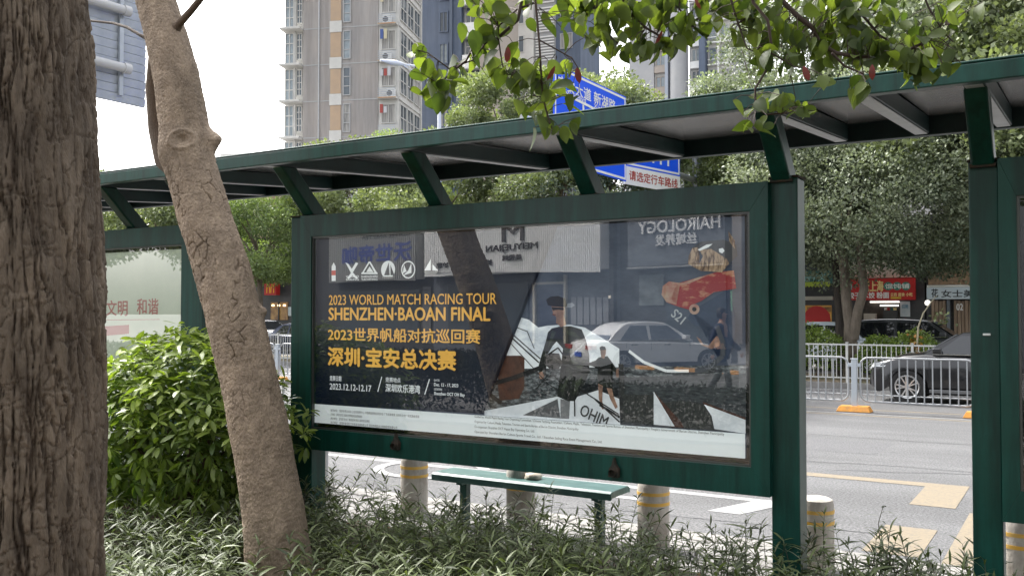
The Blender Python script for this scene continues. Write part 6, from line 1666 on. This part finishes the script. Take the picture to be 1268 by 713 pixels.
# ================================================================== THE STREET BEHIND THE VIEWER (seen mirrored in the glass)
YM = 5.292
def mirror(p): return Vector((p.x, 2 * YM - p.y, p.z))
VO = at(650, 400, d=38.5); VO.z = 0
vd = ray(-420, 387); vd = Vector((vd.x, vd.y, 0)).normalized()     # virtual facade runs towards this direction
UN = -vd                                                            # to the right in the mirror image
def fpt(px, py):
    """virtual facade point -> (u along the facade, z)"""
    r = ray(px, py); nrm = Vector((-UN.y, UN.x, 0))
    t = (VO - CAM).dot(nrm) / r.dot(nrm); p = CAM + r * t
    return (p - VO).dot(UN), p.z
ro = mirror(VO); uo = Vector((UN.x, -UN.y, 0))
RZ = math.atan2(-uo.y, -uo.x)
def facade(px0, px1, name, label, wall, top=6.5):
    u0, u1 = fpt(px0, 380)[0], fpt(px1, 380)[0]
    r = empty(name, ro + uo * u1, RZ, label, 'shop'); r.location.z = .36
    g = MB(); g.box(.0, u1 - u0 - .02, 0, 6, 0, top); g.build('wall', wall, r)
    return r, u1
def fb(r, u1, name, m, px0, px1, py0, py1, y0, y1=.002, bevel=0):
    a, b = fpt(px0, (py0 + py1) / 2)[0], fpt(px1, (py0 + py1) / 2)[0]; mid_ = (px0 + px1) / 2
    z1, z0 = fpt(mid_, py0)[1] - .36, fpt(mid_, py1)[1] - .36
    g = MB(); g.box(u1 - b, u1 - a, -y0, -y1, z0, z1); return g.build(name, m, r, bevel=bevel)
def ftext(r, u1, t, px0, px1, py0, py1, m, y, bold=.02, depth=0.0):
    a, b = fpt(px0, (py0 + py1) / 2)[0], fpt(px1, (py0 + py1) / 2)[0]; mid_ = (px0 + px1) / 2
    z1, z0 = fpt(mid_, py0)[1] - .36, fpt(mid_, py1)[1] - .36
    return lettering(t, u1 - b, u1 - a, z0, z1, m, r, -y, bold, depth)
RIBW = mat('ribbed_white', (.90, .90, .89), .4)
r, u1 = facade(380, 536, 'shop', 'shop with a ribbed grey signboard and blue characters, mirrored in the left of the glass', mat('facade_dark', (.04, .04, .043), .7))
fb(r, u1, 'signboard', mat('signboard_grey', (.42, .42, .41), .6), 418, 526, 276, 348, .5)
for k in range(44): fb(r, u1, 'sign_rib', MATS['signboard_grey'], 419 + k * 2.45, 420.2 + k * 2.45, 276.5, 347.5, .56, .501)
ftext(r, u1, '沃世帝咖', 436, 522, 303, 325, mat('sign_blue_text', (.03, .06, .30), .5), .58, .04)
ftext(r, u1, 'COFFEE AND TEA', 460, 520, 290, 295, MATS['text_dark'], .58, .03)
fb(r, u1, 'window', WGL, 420, 520, 360, 420, .03); fb(r, u1, 'door', mat('door_grey', (.15, .15, .16), .4), 524, 534, 355, 425, .03)
r, u1 = facade(536.4, 768, 'shop', 'shop with the wide white ribbed signboard, mirrored in the middle of the glass', mat('facade_mid', (.11, .12, .145), .6))
fb(r, u1, 'signboard', RIBW, 539, 758, 262, 338, .6)
for k in range(84): fb(r, u1, 'sign_rib', RIBW, 540 + k * 2.6, 541.5 + k * 2.6, 262.5, 337.5, .67, .601)
TXT = mat('sign_dark_text', (.06, .05, .045), .5)
ftext(r, u1, 'M', 637, 664, 277, 300, TXT, .70, .0, .04)
ftext(r, u1, 'MEIYUEJIAN', 617, 681, 303, 313, TXT, .70, .01, .04)
ftext(r, u1, '美悦间', 638, 661, 316, 323, TXT, .70, .02, .04)
ftext(r, u1, '美容 美体 养生 护理', 556, 625, 324, 331, TXT, .70, .02, .04)
ARW = mat('arch_trim', (.65, .60, .50), .5)
fb(r, u1, 'window', mat('blue_glass', (.02, .03, .08), .1, spec=.9), 668, 700, 352, 420, .05)
fb(r, u1, 'door_frame', ARW, 664, 702, 349, 352, .12); fb(r, u1, 'door_frame', ARW, 700.3, 703, 340, 425, .12); fb(r, u1, 'door_frame', ARW, 662, 664.6, 352, 425, .12)
a, z_ = fpt(683, 349); g = MB(); P = []
for k in range(13): t = PI * k / 12; P.append((u1 - a + .42 * math.cos(t), z_ - .36 + .40 * math.sin(t)))
g.prism(P, -.16, -.121); g.build('arch_light', MATS['blue_glass'], r)
for k in range(6): fb(r, u1, 'window_panel', mat('frosted', (.30, .31, .34), .4), 708 + k * 8, 714.5 + k * 8, 368, 402, .05)
fb(r, u1, 'wall_lamp', emit('lamp_small', (1, .9, .7), 2), 758, 761, 366, 369, .2)
fb(r, u1, 'drain_pipe', mat('pipe_dark', (.05, .05, .055), .5), 759, 764, 262, 425, .2)
fb(r, u1, 'window', WGL, 556, 655, 352, 425, .05)
r, u1 = facade(768.4, 912, 'shop', 'dark fronted hair salon with silver letters, mirrored in the right of the glass', mat('facade_charcoal', (.035, .038, .045), .5))
fb(r, u1, 'signboard', mat('signboard_charcoal', (.11, .12, .14), .45), 786, 906, 258, 328, .4)
SIL = mat('silver_letters', (.80, .80, .80), .35)
ftext(r, u1, 'HAIROLOGY', 801, 902, 272, 287, SIL, .46, .012, .06)
ftext(r, u1, '丝域养发', 822, 873, 290, 304, SIL, .46, .01, .06)
fb(r, u1, 'lintel', mat('lintel_grey', (.30, .30, .30), .5), 786, 906, 329, 331, .45)
fb(r, u1, 'window_poster', mat('salon_poster', (.32, .36, .38), .4, c2=(.10, .12, .12), vs=1.2), 793, 823, 340, 378, .06)
fb(r, u1, 'display_window', WGL, 826, 900, 334, 425, .05)
fb(r, u1, 'green_notice', mat('notice_green', (.15, .42, .25), .5, c2=(.4, .6, .45), vs=3), 906, 911, 360, 385, .06)
r, u1 = facade(912.4, 1200, 'building', 'grey pilastered building beside the salon, mirrored at the right edge of the glass', PGREY)
fb(r, u1, 'pilaster', mat('pilaster_brown', (.20, .17, .15), .7), 913, 925, 258, 425, .3)
# mirrored white saloon, walker, barrier and parked scooter
v = at(806, 456, d=27.5); v.z = 0
c_ = mirror(v); c_.z = .30
vh = ray(3600, 387); vh = Vector((vh.x, vh.y, 0)).normalized()     # virtual heading: right and away
rh = Vector((vh.x, -vh.y, 0))
car('white saloon parked on the street behind the viewer, mirrored in the glass', mat('car_white_bright', (.85, .86, .87), .22, coat=.8), 4.75, 1.85, 1.5, 'sedan', c_, math.atan2(rh.y, rh.x), glass=mat('car_glass_lit', (.10, .13, .18), .05, spec=1))
v = at(893, 490, d=18.0); v.z = 0; q = mirror(v); q.z = .36 if q.y > -7 else .30
person(q, 0.0, 'person in dark blue jacket and trousers walking, mirrored at the glass\'s right', (mat('jacket_navy', (.02, .03, .06), .8), True), mat('trousers_dark', (.03, .035, .045), .8), .30, .16, mat('shoe_pale', (.5, .5, .5), .6))
v = at(768, 420, d=21.0); v.z = 0; q = mirror(v); q.z = .30
bt = empty('barrier', (q.x + 2.5, q.y - 1.2, .30), RZ + PI, 'striped parking barrier arm on the street behind the viewer, mirrored low in the glass', 'barrier')
g = MB(); g.box(-.12, .12, -.10, .10, 0, .55); g.build('housing', GALV, bt, bevel=.02)
for k in range(6): g = MB(); g.box(-.15 - .6 * (k + 1), -.15 - .6 * k - .002, -.04, .04, .36, .45); g.build('boom_segment', (ORANGE, RUBBER)[k % 2], bt)
for i, (x, y, s, kd) in enumerate(((-26, -12, 1.0, 0), (-33, -10, 1.2, 2), (2, -6.5, 1.1, 3), (9, -9, 1.1, 1))):
    t = empty('street_tree', (x, y, .3), i, ('leafy tree behind the viewer mirrored at the glass\'s upper left', 'large tree further left behind the viewer', 'tree behind the viewer to the right', 'far right tree behind the viewer')[i], 'tree')
    c = mesh_obj('crown', crowns[kd][0], t, (0, 0, 4.6 + s)); c.scale = (s,) * 3
    g = MB(); g.tube([(0, 0, -.1), (.1, 0, 2.4), (0, .1, 4.4)], [.2, .16, .1], 10); g.build('trunk', TRD, t, smooth=60)
g = MB(); g.box(-60, 40, -17.75, -17.42, -.02, .42); struct(g.build('rear_kerb', CONC))
g = MB(); g.box(-90, 60, -60, -17.76, -.02, .36); struct(g.build('shop_forecourt', MATS['rear_paving']))

for i, (x0, x1, yy, tp, lab) in enumerate(((-16, -7.4, -2.2, 1.05, 'clipped hedge behind the viewer, mirrored dark under the poster lettering'), (-7.3, 1.5, -2.4, .62, 'low hedge behind the viewer, mirrored along the bottom right of the glass'), (-24, -9, -5.2, .9, 'further hedge along the pavement behind the viewer'))):
    r_ = empty('hedge', ((x0 + x1) / 2, yy, .34), 0, lab, 'hedge')
    w_ = x1 - x0; n_ = int(w_ * 1500); rr = np.random.default_rng(40 + i)
    P = np.stack([rr.uniform(-w_ / 2, w_ / 2, n_), rr.normal(0, .32, n_), rr.random(n_) ** .6 * tp], 1)
    o = mesh_obj('foliage', scatter('foliage', LANCE[0], LANCE[1], P, basis(rr.normal(0, 1, (n_, 3)) + [0, 0, .4], rr.normal(0, 1, n_)), rr.uniform(.06, .11, n_), rr.uniform(0, .5, n_), leafmat('leaf_hedge_dark_%d' % i, (.003, .008, .003), (.012, .022, .008), .05, .8, .1)), r_); o['kind'] = 'stuff'
